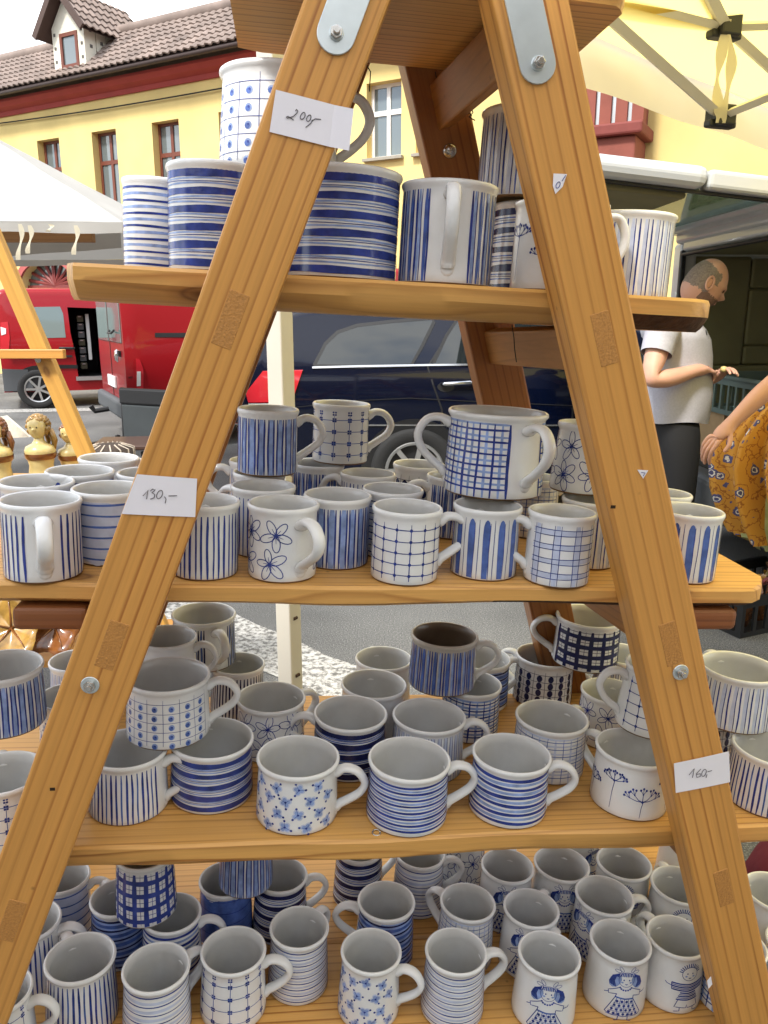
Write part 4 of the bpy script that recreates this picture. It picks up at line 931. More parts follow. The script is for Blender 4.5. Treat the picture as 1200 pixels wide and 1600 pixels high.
def P_plaid(dk='dark', lt='light', nv=12, nh=6, wd=.0017, wl=.0024):
    def f(p):
        z0, z1 = zlo(p), zhi(p)
        for i in range(nv):
            th = A0 + (A1 - A0) * i / (nv - 1); vline(p, th, wd * (1.4 if i % 3 == 0 else 1), dk)
            if i < nv - 1: vline(p, th + (A1 - A0) / (nv - 1) / 2, wl, lt)
        for j in range(nh):
            z = z0 + (z1 - z0) * (j + .5) / nh; ring(p, z, wd, dk, A0, A1); ring(p, z + (z1 - z0) / nh * .45, wl * .8, lt, A0, A1)
    return f
def P_plaid2(p):
    z0, z1 = zlo(p), zhi(p); nv = 9
    for i in range(nv):
        th = A0 + R(10) + (A1 - A0 - R(20)) * i / (nv - 1); d = .0045 / p.R
        vline(p, th, .0085, 'pale'); vline(p, th - d, .0010, 'dark'); vline(p, th + d, .0010, 'dark')
    for j in range(4):
        z = z0 + (z1 - z0) * (j + .5) / 4; ring(p, z, .0065, 'pale', A0, A1); ring(p, z - .0036, .0010, 'dark', A0, A1); ring(p, z + .0036, .0010, 'dark', A0, A1)
def P_window(m='dark', line='dark'):
    def f(p):
        z0, z1 = zlo(p), zhi(p); nv, nh = 15, 4
        for i in range(nv):
            th = A0 + (A1 - A0) * i / (nv - 1); vline(p, th, .0075, m, z0 - .003, z1, 1)
            if i < nv - 1: vline(p, th + (A1 - A0) / (nv - 1) / 2, .0009, line, z0, z1)
        for j in range(nh):
            z = z0 + (z1 - z0) * (j + .12) / nh; ring(p, z + .004, .0080, m, A0, A1); ring(p, z + .004 + (z1 - z0) / nh / 2, .0009, line, A0, A1)
    return f
def P_ovals(p):
    nv = 15; T, Z = grid(p, nv, 5, 'navy', .0009); hz = Z[1] - Z[0]
    for i in range(nv - 1):
        for j in range(5):
            th = (T[i] + T[i + 1]) / 2; z = Z[j] + hz / 2 if j < 4 else Z[0] - hz / 2
            p.blob(th, z, .0056, .0068, 'navy')
def daisy(p, th, z, r, m='dark', n=5, rot=0):
    for i in range(n):
        a = rot + 2 * math.pi * i / n + p.rr.uniform(-.12, .12); q = r * p.rr.uniform(.85, 1.1)
        p.loop(th + math.cos(a) * q * .55 / p.R, z + math.sin(a) * q * .55, q * .5, q * .25, m, .0012, a)
        p.stroke(p.loc(th, z, [(0, 0), (math.cos(a) * q * .5, math.sin(a) * q * .5)]), [.0012, .0005], m)
    p.blob(th, z, .0022, .0022, m)
def P_daisies(r=.019):
    def f(p):
        n = max(5, int((A1 - A0) * p.R / (r * 1.75)))
        for i in range(n):
            th = A0 + (A1 - A0) * (i + .5) / n
            for j, zf in enumerate((.30, .70)):
                daisy(p, th + (.25 if j else -.1) * r / p.R, p.H * zf - .002 + p.rr.uniform(-.003, .003), r, 'dark', p.rr.choice((5, 5, 6)), p.rr.uniform(0, 6))
    return f
def P_blossoms(p):
    n = 10
    for i in range(n):
        for j in range(4):
            th = A0 + (A1 - A0) * (i + (.25 if j % 2 else .75)) / n + p.rr.uniform(-.06, .06); z = p.H * (.14 + .215 * j) + p.rr.uniform(-.003, .003)
            if z > zhi(p) - .006: z = zhi(p) - .006
            rot = p.rr.uniform(0, 6)
            for k in range(4):
                a = rot + k * 1.5708; p.blob(th + math.cos(a) * .0046 / p.R, z + math.sin(a) * .0046, .0047, .0044, 'pale', a); p.blob(th + math.cos(a) * .0036 / p.R, z + math.sin(a) * .0036, .0036, .0030, 'light', a)
            for k in range(3):
                a = rot + .8 + k * 2.094; p.stroke(p.loc(th, z, [(0, 0), (math.cos(a) * .009, math.sin(a) * .009)]), [.0009, .0004], 'mid')
                p.blob(th + math.cos(a) * .0098 / p.R, z + math.sin(a) * .0098, .0018, .0018, 'dark', n=8)
            p.blob(th, z, .0017, .0017, 'dark', n=8)
def umbel(p, th, z, r, stem):
    p.stroke([(th - .002 / p.R, z - stem), (th - .001 / p.R, z - stem * .4), (th + .001 / p.R, z)], [.0006, .0009, .0013], 'dark')
    for i in range(5):
        a = R(14 + 38 * i); x, y = math.cos(a) * r * .74, math.sin(a) * r * .34 + r * .10
        p.stroke(p.loc(th, z, [(0, 0), (x * .5, y * .30), (x, y)]), [.0014, .0011, .0009], 'dark'); p.blob(th + x / p.R, z + y, .0012, .0012, 'dark', n=8)
        for k in (-1, 0, 1):
            b_ = math.pi / 2 + (a - math.pi / 2) * .55 + k * .55; l = r * (.30 + .05 * (k == 0)); xx, yy = x + math.cos(b_) * l, y + math.sin(b_) * l
            p.stroke(p.loc(th, z, [(x, y), (xx, yy)]), .0008, 'dark'); p.blob(th + xx / p.R, z + yy, .0017, .0020, 'dark', n=8)
    p.blob(th, z, .0020, .0020, 'dark')
def P_umbels(p):
    for th, z, r in ((.95, .42, .020), (1.72, .62, .019), (2.5, .36, .027), (3.32, .60, .021), (4.15, .36, .025), (5.1, .58, .020)):
        umbel(p, th, p.H * z, r, p.H * z * .80)
def girl(p, th, k=1.0):
    D = 'dark'; c = lambda pts: p.loc(th, p.H * .465, [(x * k * .001, y * k * .001) for x, y in pts])
    S = lambda pts, w_=.0007, m=D: p.stroke(c(pts), w_ * k * 1.25, m)
    E = lambda x, y, rx, ry, m, rot=0: p.blob(th + x * k * .001 / p.R, p.H * .465 + y * k * .001, rx * k * .001, ry * k * .001, m, rot)
    for sg in (-1, 1):                                           # bunches of hair
        E(sg * 12, 14, 6, 9, 'light', sg * .5)
        for i in range(7):
            t = i / 6; S([(sg * (7.5 + t), 24 - t * 4), (sg * (11 + 4 * t), 22 - t * 2), (sg * (13 + 5 * t), 14 - t * 2), (sg * (11 + 6 * t), 7 + t * 2)], .0009, 'mid' if i % 2 else D)
        p.loop(th + sg * 6.5 * k * .001 / p.R, p.H * .465 + 29 * k * .001, .0036 * k, .0016 * k, D, .0007, sg * .9); p.loop(th + sg * 10 * k * .001 / p.R, p.H * .465 + 26.5 * k * .001, .0036 * k, .0016 * k, D, .0007, sg * .2)
    p.loop(th, p.H * .465 + 17 * k * .001, .0085 * k, .0088 * k, D, .0008, n=20)
    for i in range(8): S([(-6 + i * 1.7, 25), (-6.5 + i * 1.85, 20.5)], .0009, 'mid' if i % 2 else D)
    for sg in (-1, 1): E(sg * 3, 16.5, .8, 1, D); E(sg * 4.5, 13.5, 1.4, 1.1, 'light')
    S([(-1.2, 11.8), (0, 11.2), (1.2, 11.8)], .0009)
    for i in range(7): a = R(200 + i * 23.3); E(6.5 * math.cos(a), 9 + 5 * math.sin(a), 1.1, 1.1, D)
    S([(-7, 7), (-18, 1), (-17, -3), (-9, -1)]); S([(7, 7), (18, 2), (17, -4), (9, -2)]); S([(-17, -1), (-22, -3)]); S([(17.5, -1), (23, -1), (24, 1)])
    S([(-9, -1), (-10, -5)]); S([(9, -2), (9, -6)])
    S([(-10, -5), (0, -6.5), (9, -6)], .0014, 'mid'); S([(-10, -5), (-19, -26)]); S([(9, -6), (20, -26)])
    S([(-19, -26), (-13, -28), (-7, -26.5), (0, -28.5), (7, -26.5), (14, -28.5), (20, -26)])
    for j in range(4):
        y = -8 - 5.2 * j; hw = 10 + 2.3 * j; n = 4 + j
        for i in range(n): E(-hw + 2 * hw * (i + .5) / n, y - 2, 1.5, 1.7, D)
        S([(-hw - 1, y - 4.6), (hw + 1, y - 4.6)], .0005, 'mid')
    for i in range(5): S([(-8 + i * 4, -6), (-14 + i * 7, -27)], .0005, 'mid')
    S([(-5, -28), (-5.5, -33), (-9, -34)]); S([(5, -28), (5, -33), (9, -34)])
def boy(p, th, k=1.0):
    D = 'dark'; c = lambda pts: p.loc(th, p.H * .465, [(x * k * .001, y * k * .001) for x, y in pts])
    S = lambda pts, w_=.0007, m=D: p.stroke(c(pts), w_ * k * 1.25, m)
    E = lambda x, y, rx, ry, m: p.blob(th + x * k * .001 / p.R, p.H * .465 + y * k * .001, rx * k * .001, ry * k * .001, m)
    p.loop(th, p.H * .465 + 18 * k * .001, .0095 * k, .0085 * k, D, .0009, n=20)
    for i in range(13): a = R(12 + 13 * i); S([(9.2 * math.cos(a), 18.5 + 8.2 * math.sin(a)), (13.5 * math.cos(a), 18.5 + 12.8 * math.sin(a))], .0009, 'mid' if i % 2 else D)
    for sg in (-1, 1): E(sg * 3.2, 18.5, .8, 1, D); E(sg * 4.5, 15, 1.6, 1.1, 'light')
    S([(-1.5, 13.2), (0, 12.4), (1.5, 13.2)], .0009)
    for j in range(5): y = 7 - 2.1 * j; S([(-20 + j * .4, y - 1), (0, y - 2.6), (20 - j * .4, y)], .0013 if j % 2 == 0 else .0007)
    S([(-20, 6), (-19, -3)]); S([(20, 7), (19, -2)])
    for j in range(5): y = -6 - 2.2 * j; hw = 9.5 + j * .9; S([(-hw, y), (0, y - 1), (hw, y + .4)], .0013 if j % 2 == 0 else .0007)
    S([(-20, 2), (-25, 3), (-27, 5)]); S([(20, 2), (25, 4), (27, 5)])
    S([(-11, -16), (-14, -25), (-1, -26), (0, -22), (1, -26), (14, -25), (11, -16)])
    S([(-8, -26), (-8, -30), (-14, -31)]); S([(8, -26), (8, -30), (14, -31)])
PAT = {
 'hb_bold': P_bands(6, .0085, 'dark', 'light', .0020), 'hb_bold7': P_bands(7, .0065, 'dark', 'light', .0018), 'hb_navy': P_bands(5, .0085, 'navy', 'mid', .0018, None),
 'hb_blue': P_bands(5, .0078, 'dark', 'light', .0018), 'hb_slim': P_bands(7, .0030, 'dark', 'light', .0038, None, False), 'hb_brush': P_bands(8, .0034, 'dark', 'light', .0030, None, False),
 'hb_wash': P_bands(6, .0026, 'mid', None, 0, 'pale'), 'hb_washdark': P_bands(6, .0032, 'navy', 'mid', .0060, 'light', False), 'hb_soft': P_bands(5, .0012, 'dark', None, 0, 'mid'),
 'thin': P_thin(9), 'thin7': P_thin(7, .0018), 'thin_top': P_bands(6, .0048, 'dark', 'light', .0044, None, False),
 'vs_sparse': P_stripes([(.0028, 'dark'), (.0048, None), (.0034, 'dark'), (.0054, None), (.0022, 'dark'), (.0042, None)]),
 'vs_even': P_stripes([(.0029, 'dark'), (.0046, None), (.0024, 'mid'), (.0050, None), (.0033, 'dark'), (.0042, None)]), 'vs_grey': P_stripes([(.0022, 'dark'), (.0038, None), (.0050, 'pale'), (.0012, 'dark'), (.0040, None)]),
 'vs_mixed': P_stripes([(.0034, 'dark'), (.0045, 'light'), (.0014, 'dark'), (.0034, None), (.0048, 'mid'), (.0024, 'dark'), (.0034, None)]),
 'vs_wide': P_washstripes(.0085, .0024, .0048), 'vs_tall': P_washstripes(.0098, .0028, .0052, 'light'), 'vs_mid': P_stripes([(.0030, 'dark'), (.0013, None), (.0052, 'mid'), (.0016, 'dark'), (.0024, None), (.0040, 'light'), (.0026, 'dark'), (.0020, None)]), 'vs_dense': P_stripes([(.0030, 'navy'), (.0022, None), (.0036, 'mid'), (.0016, None)]),
 'vs_thin': P_stripes([(.0011, 'dark'), (.0042, 'pale'), (.0012, 'dark'), (.0040, None)]), 'vs_navy': P_stripes([(.0036, 'navy'), (.0042, None)]),
 'petals': P_petals(), 'gridots': P_gridots, 'gridcross': P_gridcross, 'cells': P_cells, 'plaid': P_plaid(), 'plaid_big': P_plaid('dark', 'light', 19, 6, .0028, .0036), 'plaid2': P_plaid2,
 'plaid_blue': P_plaid('dark', 'light', 12, 6, .0024, .0046), 'plaid_lt': P_plaid('mid', 'pale', 13, 6, .0012, .0034), 'window': P_window('navy', 'navy'), 'window_blue': P_window('dark', 'dark'), 'ovals': P_ovals,
 'daisies': P_daisies(.023), 'daisies_s': P_daisies(.021), 'blossoms': P_blossoms, 'umbels': P_umbels,
 'girl': lambda p: girl(p, R(199), 1.46), 'girl2': lambda p: girl(p, R(192), 1.46), 'boy': lambda p: boy(p, R(170), 1.40), 'plain': lambda p: None,
}
# shape classes: rim radius, height, wall radius under the lip, wall radius at the foot (fractions of the rim), handle reach and height span
CLS = {
 'B': (.0465, .096, .945, .955, .040, (.80, .22)), 'C': (.0595, .091, .94, .985, .041, (.80, .20)), 'D': (.0490, .108, .925, 1.02, .039, (.80, .30)),
 'T': (.0620, .125, .955, .965, .034, (.86, .20)), 'E': (.0595, .091, .94, .985, .041, (.80, .20)), 'V': (.0500, .100, .93, 1.10, .040, (.80, .22)), 'K': (.0640, .118, .94, 1.0, .040, (.84, .22)),
}
def wall(cl):
    Rr, H, a, b_, _, _ = CLS[cl]
    def rf(z):
        t = max(0, min(1, z / (H - .010))); return Rr * (b_ + (a - b_) * (t ** 1.25))
    return rf
BODY, HAND, PAINT = {}, {}, {}
def mesh_of(b, name, mats, smooth=True):
    me = bpy.data.meshes.new(name); me.from_pydata(b.v, [], b.f)
    for m in mats: me.materials.append(m)
    if len(mats) > 1: me.polygons.foreach_set('material_index', b.m)
    me.polygons.foreach_set('use_smooth', [smooth] * len(me.polygons)); me.update(); return me
def body_mesh(cl):
    if cl in BODY: return BODY[cl]
    Rr, H, a, b_, _, _ = CLS[cl]; rf = wall(cl); P = [(.0005, .0035), (rf(0) - .008, .0035), (rf(0) - .006, 0), (rf(0) - .0022, 0), (rf(.0026) - .0002, .0026)]
    nf = len(P)
    for i in range(1, 11): z = .0026 + (H - .0115 - .0026) * i / 10; P.append((rf(z), z))
    w = rf(H - .0115); P += [(w + (Rr - w) * .45, H - .0085), (Rr - .0004, H - .0058), (Rr, H - .0038), (Rr - .0006, H - .0014), (Rr - .0022, H), (Rr - .0042, H - .0010), (Rr - .0055, H - .0035), (w - .0050, H - .010)]
    no = len(P) - 3
    for i in range(1, 13): z = H - .010 + (.012 - H + .010) * i / 12; P.append((rf(z) - .0050 + .0007 * (i % 2), z))
    P += [(rf(.01) - .008, .0085), (rf(.01) - .014, .0070), (.012, .0066), (.0005, .0066)]
    b = MB(); b.lathe(P, 64, mfun=lambda i: 2 if i < nf - 1 else (0 if i < no else 1))
    BODY[cl] = mesh_of(b, 'mug_body', [M['white_glaze'] if cl != 'E' else M['brown_rim'], M['inside'] if cl != 'E' else M['brown_in'], M['foot']]); return BODY[cl]
def handle_mesh(cl):
    if cl in HAND: return HAND[cl]
    Rr, H, a, b_, reach, (t0, t1) = CLS[cl]; rf = wall(cl); zt, zb = H * t0, H * t1; r0, r1 = rf(zt), rf(zb); s = zt - zb
    pts = catmull([(r0 - .002, 0, zt - .004), (r0 + reach * .30, 0, zt + .005), (r0 + reach * .74, 0, zt + .001), (r0 + reach, 0, zt - s * .27), (r0 + reach * .86, 0, zt - s * .56), (r1 + reach * .42, 0, zb + s * .20), (r1 + reach * .10, 0, zb + s * .04), (r1 + .0006, 0, zb - .005)], 4)
    k = len(pts); rad = [(.0112 if i < 3 else .0098) - .0012 * math.sin(math.pi * i / (k - 1)) for i in range(k)]
    for i, q in enumerate((.0088, .0080)): rad[k - 1 - i] = q
    rad[0] = .0105
    b = MB(); b.tube(pts, rad, 12, flat=.64, side=(0, 1, 0))
    # thumb-pressed pad where the lower end is joined
    n0 = len(b.v); b.lathe([(.0002, .0030), (.0045, .0027), (.0078, .0016), (.0092, -.0012)], 14)
    b.xf(Matrix.Translation((r1 - .0008, 0, zb - .006)) @ Matrix.Rotation(R(90), 4, 'Y') @ Matrix.Diagonal((1.15, 1, 1, 1)), n0)
    HAND[cl] = mesh_of(b, 'mug_handle', [M['white_glaze']]); return HAND[cl]
def paint_mesh(cl, pat):
    if (cl, pat) in PAINT: return PAINT[cl, pat]
    Rr, H = CLS[cl][:2]; rf = wall(cl); p = Paint(H, rf, rf(H * .5), hash((cl,)) * 0 + sum(map(ord, cl + pat)))
    PAT[pat](p); me = mesh_of(p.b, 'painted_pattern', [M[q] for q in PM]) if p.b.f else None
    PAINT[cl, pat] = me; return me
MUGS = []
def mug(cl, pat, zb, u, v, wpx, hand, label, y=None, group=None, hands=None, hz=None, rot=None):
    Rr, H = CLS[cl][:2]
    if y is None:
        p = us(u, v, 2, zb + (hz or H)); h = hz or H
    else:
        p = us(u, v, 1, y); h = p.z - zb
    r = wpx / 2 * depth_s(p) / FPX; p.z = zb
    k = r / Rr; kz = h / H; rj = random.Random(len(MUGS)); tl = Matrix.Rotation(R(rj.uniform(-.5, .5)), 4, 'X'); ky = k * rj.uniform(.985, 1.015)
    root = empty('mug', TS @ Matrix.Translation(p) @ Matrix.Rotation(R(hand), 4, 'Z') @ tl @ Matrix.Diagonal((k, ky, kz, 1)))
    link(body_mesh(cl), 'body', root)
    pm = paint_mesh(cl, pat)
    if pm: link(pm, 'painted_pattern', root)
    for i, hd in enumerate(hands or (hand,)):
        if hd is None: continue
        link(handle_mesh(cl), 'handle', root, M=Matrix.Rotation(R(hd - hand), 4, 'Z'))
    tag(root, label, 'mug', group); MUGS.append((p.x, p.y, zb, r, h, label)); return root
GT, G2, G3, G4 = 'big mugs on the highest mug shelf', 'mugs on the shelf priced 130', 'mugs on the shelf priced 160', 'mugs on the lowest shelf'
# ---- highest mug shelf (y = distance behind the ladder's front)
mug('T', 'hb_slim', Z1, 243, 283, 104, 60, 'pale blue ring-striped mug at the left tip of its shelf, beside a wider ringed mug', y=.225, group=GT)
mug('T', 'hb_bold', Z1, 337, 262, 150, 60, 'wide mug with bold blue rings, half behind the upper left ladder leg', y=.15, group=GT)
mug('T', 'hb_bold', Z1, 537, 270, 182, 60, 'very wide mug with six bold blue rings, right of the leg with the price 200', y=.145, group=GT)
t3 = us(337, 262, 1, .15).z
mug('K', 'cells', t3 + .002, 437, 119, 186, 5, 'tall mug with a grid of blue dotted squares on top of the ringed mugs', y=.20, group=GT)
mug('T', 'vs_mixed', Z1, 703, 291, 154, -98, 'wide vertically striped mug whose white handle faces straight out, under the carriage bolt', y=.125, group=GT)
mug('T', 'hb_navy', Z1, 842, 322, 140, 90, 'dark navy-ringed mug in shade beneath a tall grey-striped mug', y=.275, group=GT)
t8 = us(842, 322, 1, .275).z
mug('T', 'vs_grey', t8 + .002, 832, 178, 158, 60, 'tall grey-blue striped mug stacked on a dark mug behind the right ladder leg', y=.275, group=GT)
mug('T', 'umbels', Z1, 879, 319, 148, 3, 'white mug with thin-stemmed umbel flowers, its handle looping out right of the ladder leg', y=.13, group=GT)
mug('T', 'vs_grey', Z1, 985, 337, 142, 80, 'grey-blue striped mug at the right tip of its shelf, behind a white handle', y=.21, group=GT)
# ---- shelf priced 130, standing on the board
q = lambda pat, u, v, wd, hand, label, cl='B', z=Z2, g=G2, **k: mug(cl, pat, z, u, v, wd, hand, label, group=g, **k)
q('vs_sparse', 63, 778, 124, -72, 'white mug with slanting dark blue strokes and its handle turned to the front')
q('vs_thin', 57, 750, 113, 100, 'white-rimmed mug hidden behind the stroke-striped mug at the left end')
q('hb_blue', 125, 734, 104, 120, 'mug with a dark blue band below its rim among the rims by the figurines')
q('plain', 170, 714, 92, 60, 'plain white rim rearmost in the cluster near the ceramic figurines')
q('thin', 232, 737, 96, 130, 'small rim with handle behind, cut off by the left ladder leg above the price 130')
q('hb_wash', 172, 761, 116, 60, 'softly washed blue ringed mug directly left of the price 130 paper')
q('vs_sparse', 320, 780, 110, 95, 'white mug with thin uneven blue strokes emerging right of the price 130 paper')
q('vs_even', 412, 757, 102, 140, 'mug with few dark upright lines, under the stacked wash-striped mug')
q('daisies_s', 443, 784, 112, -58, 'white mug with outlined blue daisies and its handle turned forward')
q('vs_wide', 528, 771, 107, 160, 'upright blue wash-striped mug between the daisy mug and the dotted grid mug')
q('thin', 614, 762, 96, 60, 'empty rim directly behind the dotted grid mug with its handle up behind')
q('vs_even', 575, 738, 88, 150, 'rim under the little-flower grid mug, in the middle of the shelf')
q('vs_mid', 497, 722, 84, 160, 'dark blue striped mug at the back beneath the little-flower grid mug')
q('ovals', 655, 724, 83, 15, 'mug with a row of dark blue ovals, in front of the car wheel')
q('vs_mid', 710, 742, 86, 180, 'narrow blue striped mug half hidden beneath the two-handled plaid mug')
q('gridots', 637, 790, 111, 5, 'white mug with a blue line grid dotted at each crossing, handle to the right')
q('petals', 763, 787, 108, 90, 'mug with long blue petal-shaped stripes beneath the two-handled plaid mug')
q('plaid2', 879, 797, 107, 176, 'mug with light blue tartan squares and its handle pointing left')
q('vs_grey', 926, 778, 94, 90, 'grey-striped mug beneath the stacked daisy mug, beside the right ladder leg')
q('plaid_lt', 836, 744, 82, -20, 'rim glimpsed behind the two-handled plaid mug with its handle showing')
q('vs_thin', 1040, 769, 82, 100, 'small rim just right of the right ladder leg, beside the man')
q('petals', 1077, 795, 108, 58, 'mug with blue petal-shaped stripes at the right end of its board')
q('vs_thin', 398, 718, 80, 178, 'rearmost rim with handle pointing left, beside the left leg and the stacked striped mug')
q('vs_even', 406, 736, 84, 100, 'rim pressed behind the few-lined mug under the stacked wash-striped mug')
UP2 = Z2 + .0985
q('vs_tall', 419, 637, 97, 8, 'blue wash-striped mug stacked in front of the white tent post, handle right', z=UP2)
q('gridcross', 534, 629, 91, 10, 'mug with a line grid of tiny four-dot flowers, stacked before the dark car', z=UP2)
q('plaid_big', 779, 641, 156, -66, 'large two-handled mug with dense blue plaid, stacked in the middle', cl='K', z=UP2, hands=(-66, 172), hz=.115)
q('daisies', 920, 660, 92, 60, 'flared mug with outlined daisies stacked beside the right ladder leg', cl='V', z=UP2)
# ---- shelf priced 160
q = lambda pat, u, v, wd, hand, label, cl='C', z=Z3, g=G3, **k: mug(cl, pat, z, u, v, wd, hand, label, group=g, **k)
q('vs_even', 199, 1167, 124, -8, 'white cup with slanting blue strokes beside the left leg, handle toward the banded cup')
q('hb_blue', 331, 1151, 130, 100, 'cup with five broad dark blue bands, beneath the dotted-squares cup')
q('blossoms', 466, 1180, 130, -12, 'white cup sprinkled with soft blue blossoms, handle to the right')
q('hb_brush', 640, 1183, 130, -2, 'cup with brushed blue rings ending beside its handle, in the middle of the front row')
q('thin_top', 800, 1175, 124, -12, 'cup with evenly spaced blue rings between the brushed cup and the umbel cup')
q('umbels', 992, 1166, 121, 120, 'white cup with dotted umbel flowers next to the price 160')
q('daisies', 424, 1088, 108, 35, 'cup with one large outlined daisy behind the blossom cup')
q('hb_navy', 548, 1112, 116, 168, 'cup with dark navy bands and its handle pointing left, behind the brushed cup')
q('vs_thin', 671, 1116, 116, -2, 'cup with thin upright pinstripes beneath the brown-rimmed stacked cup')
q('plain', 584, 1067, 104, 90, 'rim of a cup behind the navy-banded cup')
q('plain', 600, 1027, 90, 100, 'rearmost pale rim against the asphalt, left of the brown-rimmed stacked cup')
q('plaid_blue', 738, 1066, 94, 60, 'blue plaid cup half hidden behind the pinstriped cup')
q('hb_washdark', 752, 1026, 94, 12, 'dark ringed cup at the back right of the brown-rimmed stacked cup')
q('ovals', 853, 1022, 93, 140, 'cup covered in dark ovals beneath the dark plaid stacked cup')
q('plaid_lt', 863, 1118, 114, 40, 'pale blue checked cup with a wide rim, beneath the dark plaid stacked cup')
q('daisies', 954, 1078, 94, 60, 'daisy cup in shade behind the umbel cup')
q('vs_thin', 972, 1020, 84, 150, 'rearmost rim behind the dark plaid cup, next to the right leg')
q('vs_even', 1207, 1166, 120, 90, 'blue striped cup cut by the picture edge, right of the price 160')
q('ovals', 1112, 1104, 86, 90, 'cup of dark dots glimpsed just above the price 160 paper')
q('vs_navy', 371, 1035, 84, 90, 'dark upright-striped cup at the back near the tent post')
q('gridcross', 6, 1205, 126, 110, 'cup with a flower-dotted line grid, left of the left leg')
q('blossoms', 108, 1086, 94, 90, 'rim glimpsed between the left leg and the striped cup at its left')
q('vs_thin', 121, 1030, 84, 110, 'rearmost small rim left of the left leg near the leaf dishes')
UP3 = Z3 + .0935
q('cells', 262, 1052, 131, 2, 'cup with a grid of blue dotted squares stacked over the banded cup, handle right', z=UP3)
q('plain', 260, 993, 94, -5, 'shaded cup behind the stacked dotted-squares cup, its handle overlapping', z=UP3)
q('vs_dense', 319, 957, 100, -62, 'dark striped cup close under the board above, handle forward', z=UP3 - .005)
q('vs_mid', 695, 990, 106, -8, 'brown-rimmed cup with dense blue stripes stacked over the pinstriped cup', z=UP3, cl='E')
q('window', 921, 961, 103, 165, 'dark navy plaid cup with white window squares, handle pointing left', z=UP3)
q('gridots', 1029, 1036, 100, 172, 'flared mug with a dotted line grid stacked over the umbel cup', cl='V', z=UP3, hz=.105)
q('vs_wide', 4, 1038, 122, 120, 'blue wash-striped cup stacked at the far left beside the left leg', z=UP3)
q('vs_grey', 1157, 1040, 119, 90, 'wide striped cup stacked right of the right leg', z=UP3)
# ---- lowest shelf
q = lambda pat, u, v, wd, hand, label, cl='D', z=Z4, g=G4, **k: mug(cl, pat, z, u, v, wd, hand, label, group=g, **k)
q('vs_even', 125, 1494, 106, 120, 'front-row mug with dark upright stripes next to the left leg')
q('thin7', 244, 1509, 105, 40, 'front-row mug with wide-spaced blue rings, left of the flower-grid mug')
q('gridcross', 365, 1482, 102, -6, 'front-row mug with a flower-dotted line grid, handle to the right')
q('thin', 468, 1447, 93, 55, 'ringed mug standing between the flower-grid mug and the blossom mug')
q('blossoms', 580, 1484, 96, -25, 'front-row mug with soft blue blossoms and a handle at its right')
q('thin', 713, 1484, 98, 8, 'front-row mug with close blue rings, handle toward the girl mug')
q('girl2', 858, 1488, 98, 62, 'mug painted with a pigtailed girl, next to the close-ringed mug')
q('girl', 970, 1468, 95, 64, 'mug painted with a girl in a dotted skirt, next to the boy mug')
q('boy', 1058, 1461, 92, 105, 'mug painted with a spiky-haired boy in a striped jumper')
q('hb_washdark', 604, 1406, 91, 170, 'blue ringed mug with its handle pointing left, behind the blossom mug')
q('plaid_lt', 731, 1408, 88, 130, 'mug with a pale sketched plaid, behind the close-ringed mug')
q('girl2', 831, 1417, 88, 52, 'girl mug directly behind the front girl mug, handle at its back')
q('girl', 945, 1397, 91, 5, 'girl mug in shade with its handle to the right, behind the dotted-skirt girl')
q('boy', 1063, 1381, 90, 85, 'boy mug beside the right leg, only the spiky hair showing')
q('boy', 976, 1346, 85, 80, 'boy mug in the back row with only dark hair strokes showing')
q('girl', 878, 1348, 86, 62, 'girl mug in the back row beside the back-row boy mug')
q('girl2', 793, 1351, 82, 66, 'girl mug in the back row, left of the other back-row girl mug')
q('thin7', 657, 1331, 79, -2, 'ringed mug in the back row close under the board above, handle to the right')
q('hb_navy', 562, 1322, 76, 20, 'dark navy banded mug in the back row close under the board above')
q('hb_navy', 439, 1366, 84, 10, 'dark navy mug beneath the overhanging striped mug, handle to the right')
q('hb_soft', 353, 1372, 84, 100, 'mid-blue glazed mug beneath the overhanging striped mug, nearer the left leg')
q('hb_washdark', 186, 1400, 87, 120, 'blue ringed mug beneath the checked mug, nearer the left leg')
q('thin_top', 268, 1425, 92, 0, 'blue ringed mug beneath the checked mug, its handle toward the flower-grid mug')
q('hb_wash', 98, 1368, 82, 5, 'shaded ringed mug in the back row beside the left leg')
q('vs_even', 46, 1436, 94, 0, 'striped mug half behind the left leg, handle curling out beside it')
q('gridcross', -2, 1545, 100, -5, 'mug at the bottom left whose white handle shows below the left leg')
q('plain', 1212, 1392, 95, 120, 'plain mug right of the right leg, cut by the picture edge')
q('plain', 1250, 1474, 98, 170, 'mug with its handle showing right of the right leg, lowest of two')
q('plaid_blue', 1152, 1474, 90, 60, 'plaid mug peeping between the boy mug and the right leg')
q('daisies_s', 724, 1303, 74, 100, 'daisy mug at the very back behind the back-row girl mugs')
q('girl', 905, 1296, 72, 100, 'mug at the very back between the back-row girl and boy mugs')
q('plain', 1072, 1304, 76, 100, 'plain mug at the very back beside the right leg')
UP4 = Z4 + .111
q('window_blue', 227, 1328, 92, 100, 'blue checked mug stacked on the lowest shelf under the board above, near the left leg', z=UP4)
q('vs_wide', 385, 1290, 84, 100, 'blue striped mug stacked on the lowest shelf, only its lower part below the board above', z=UP4)
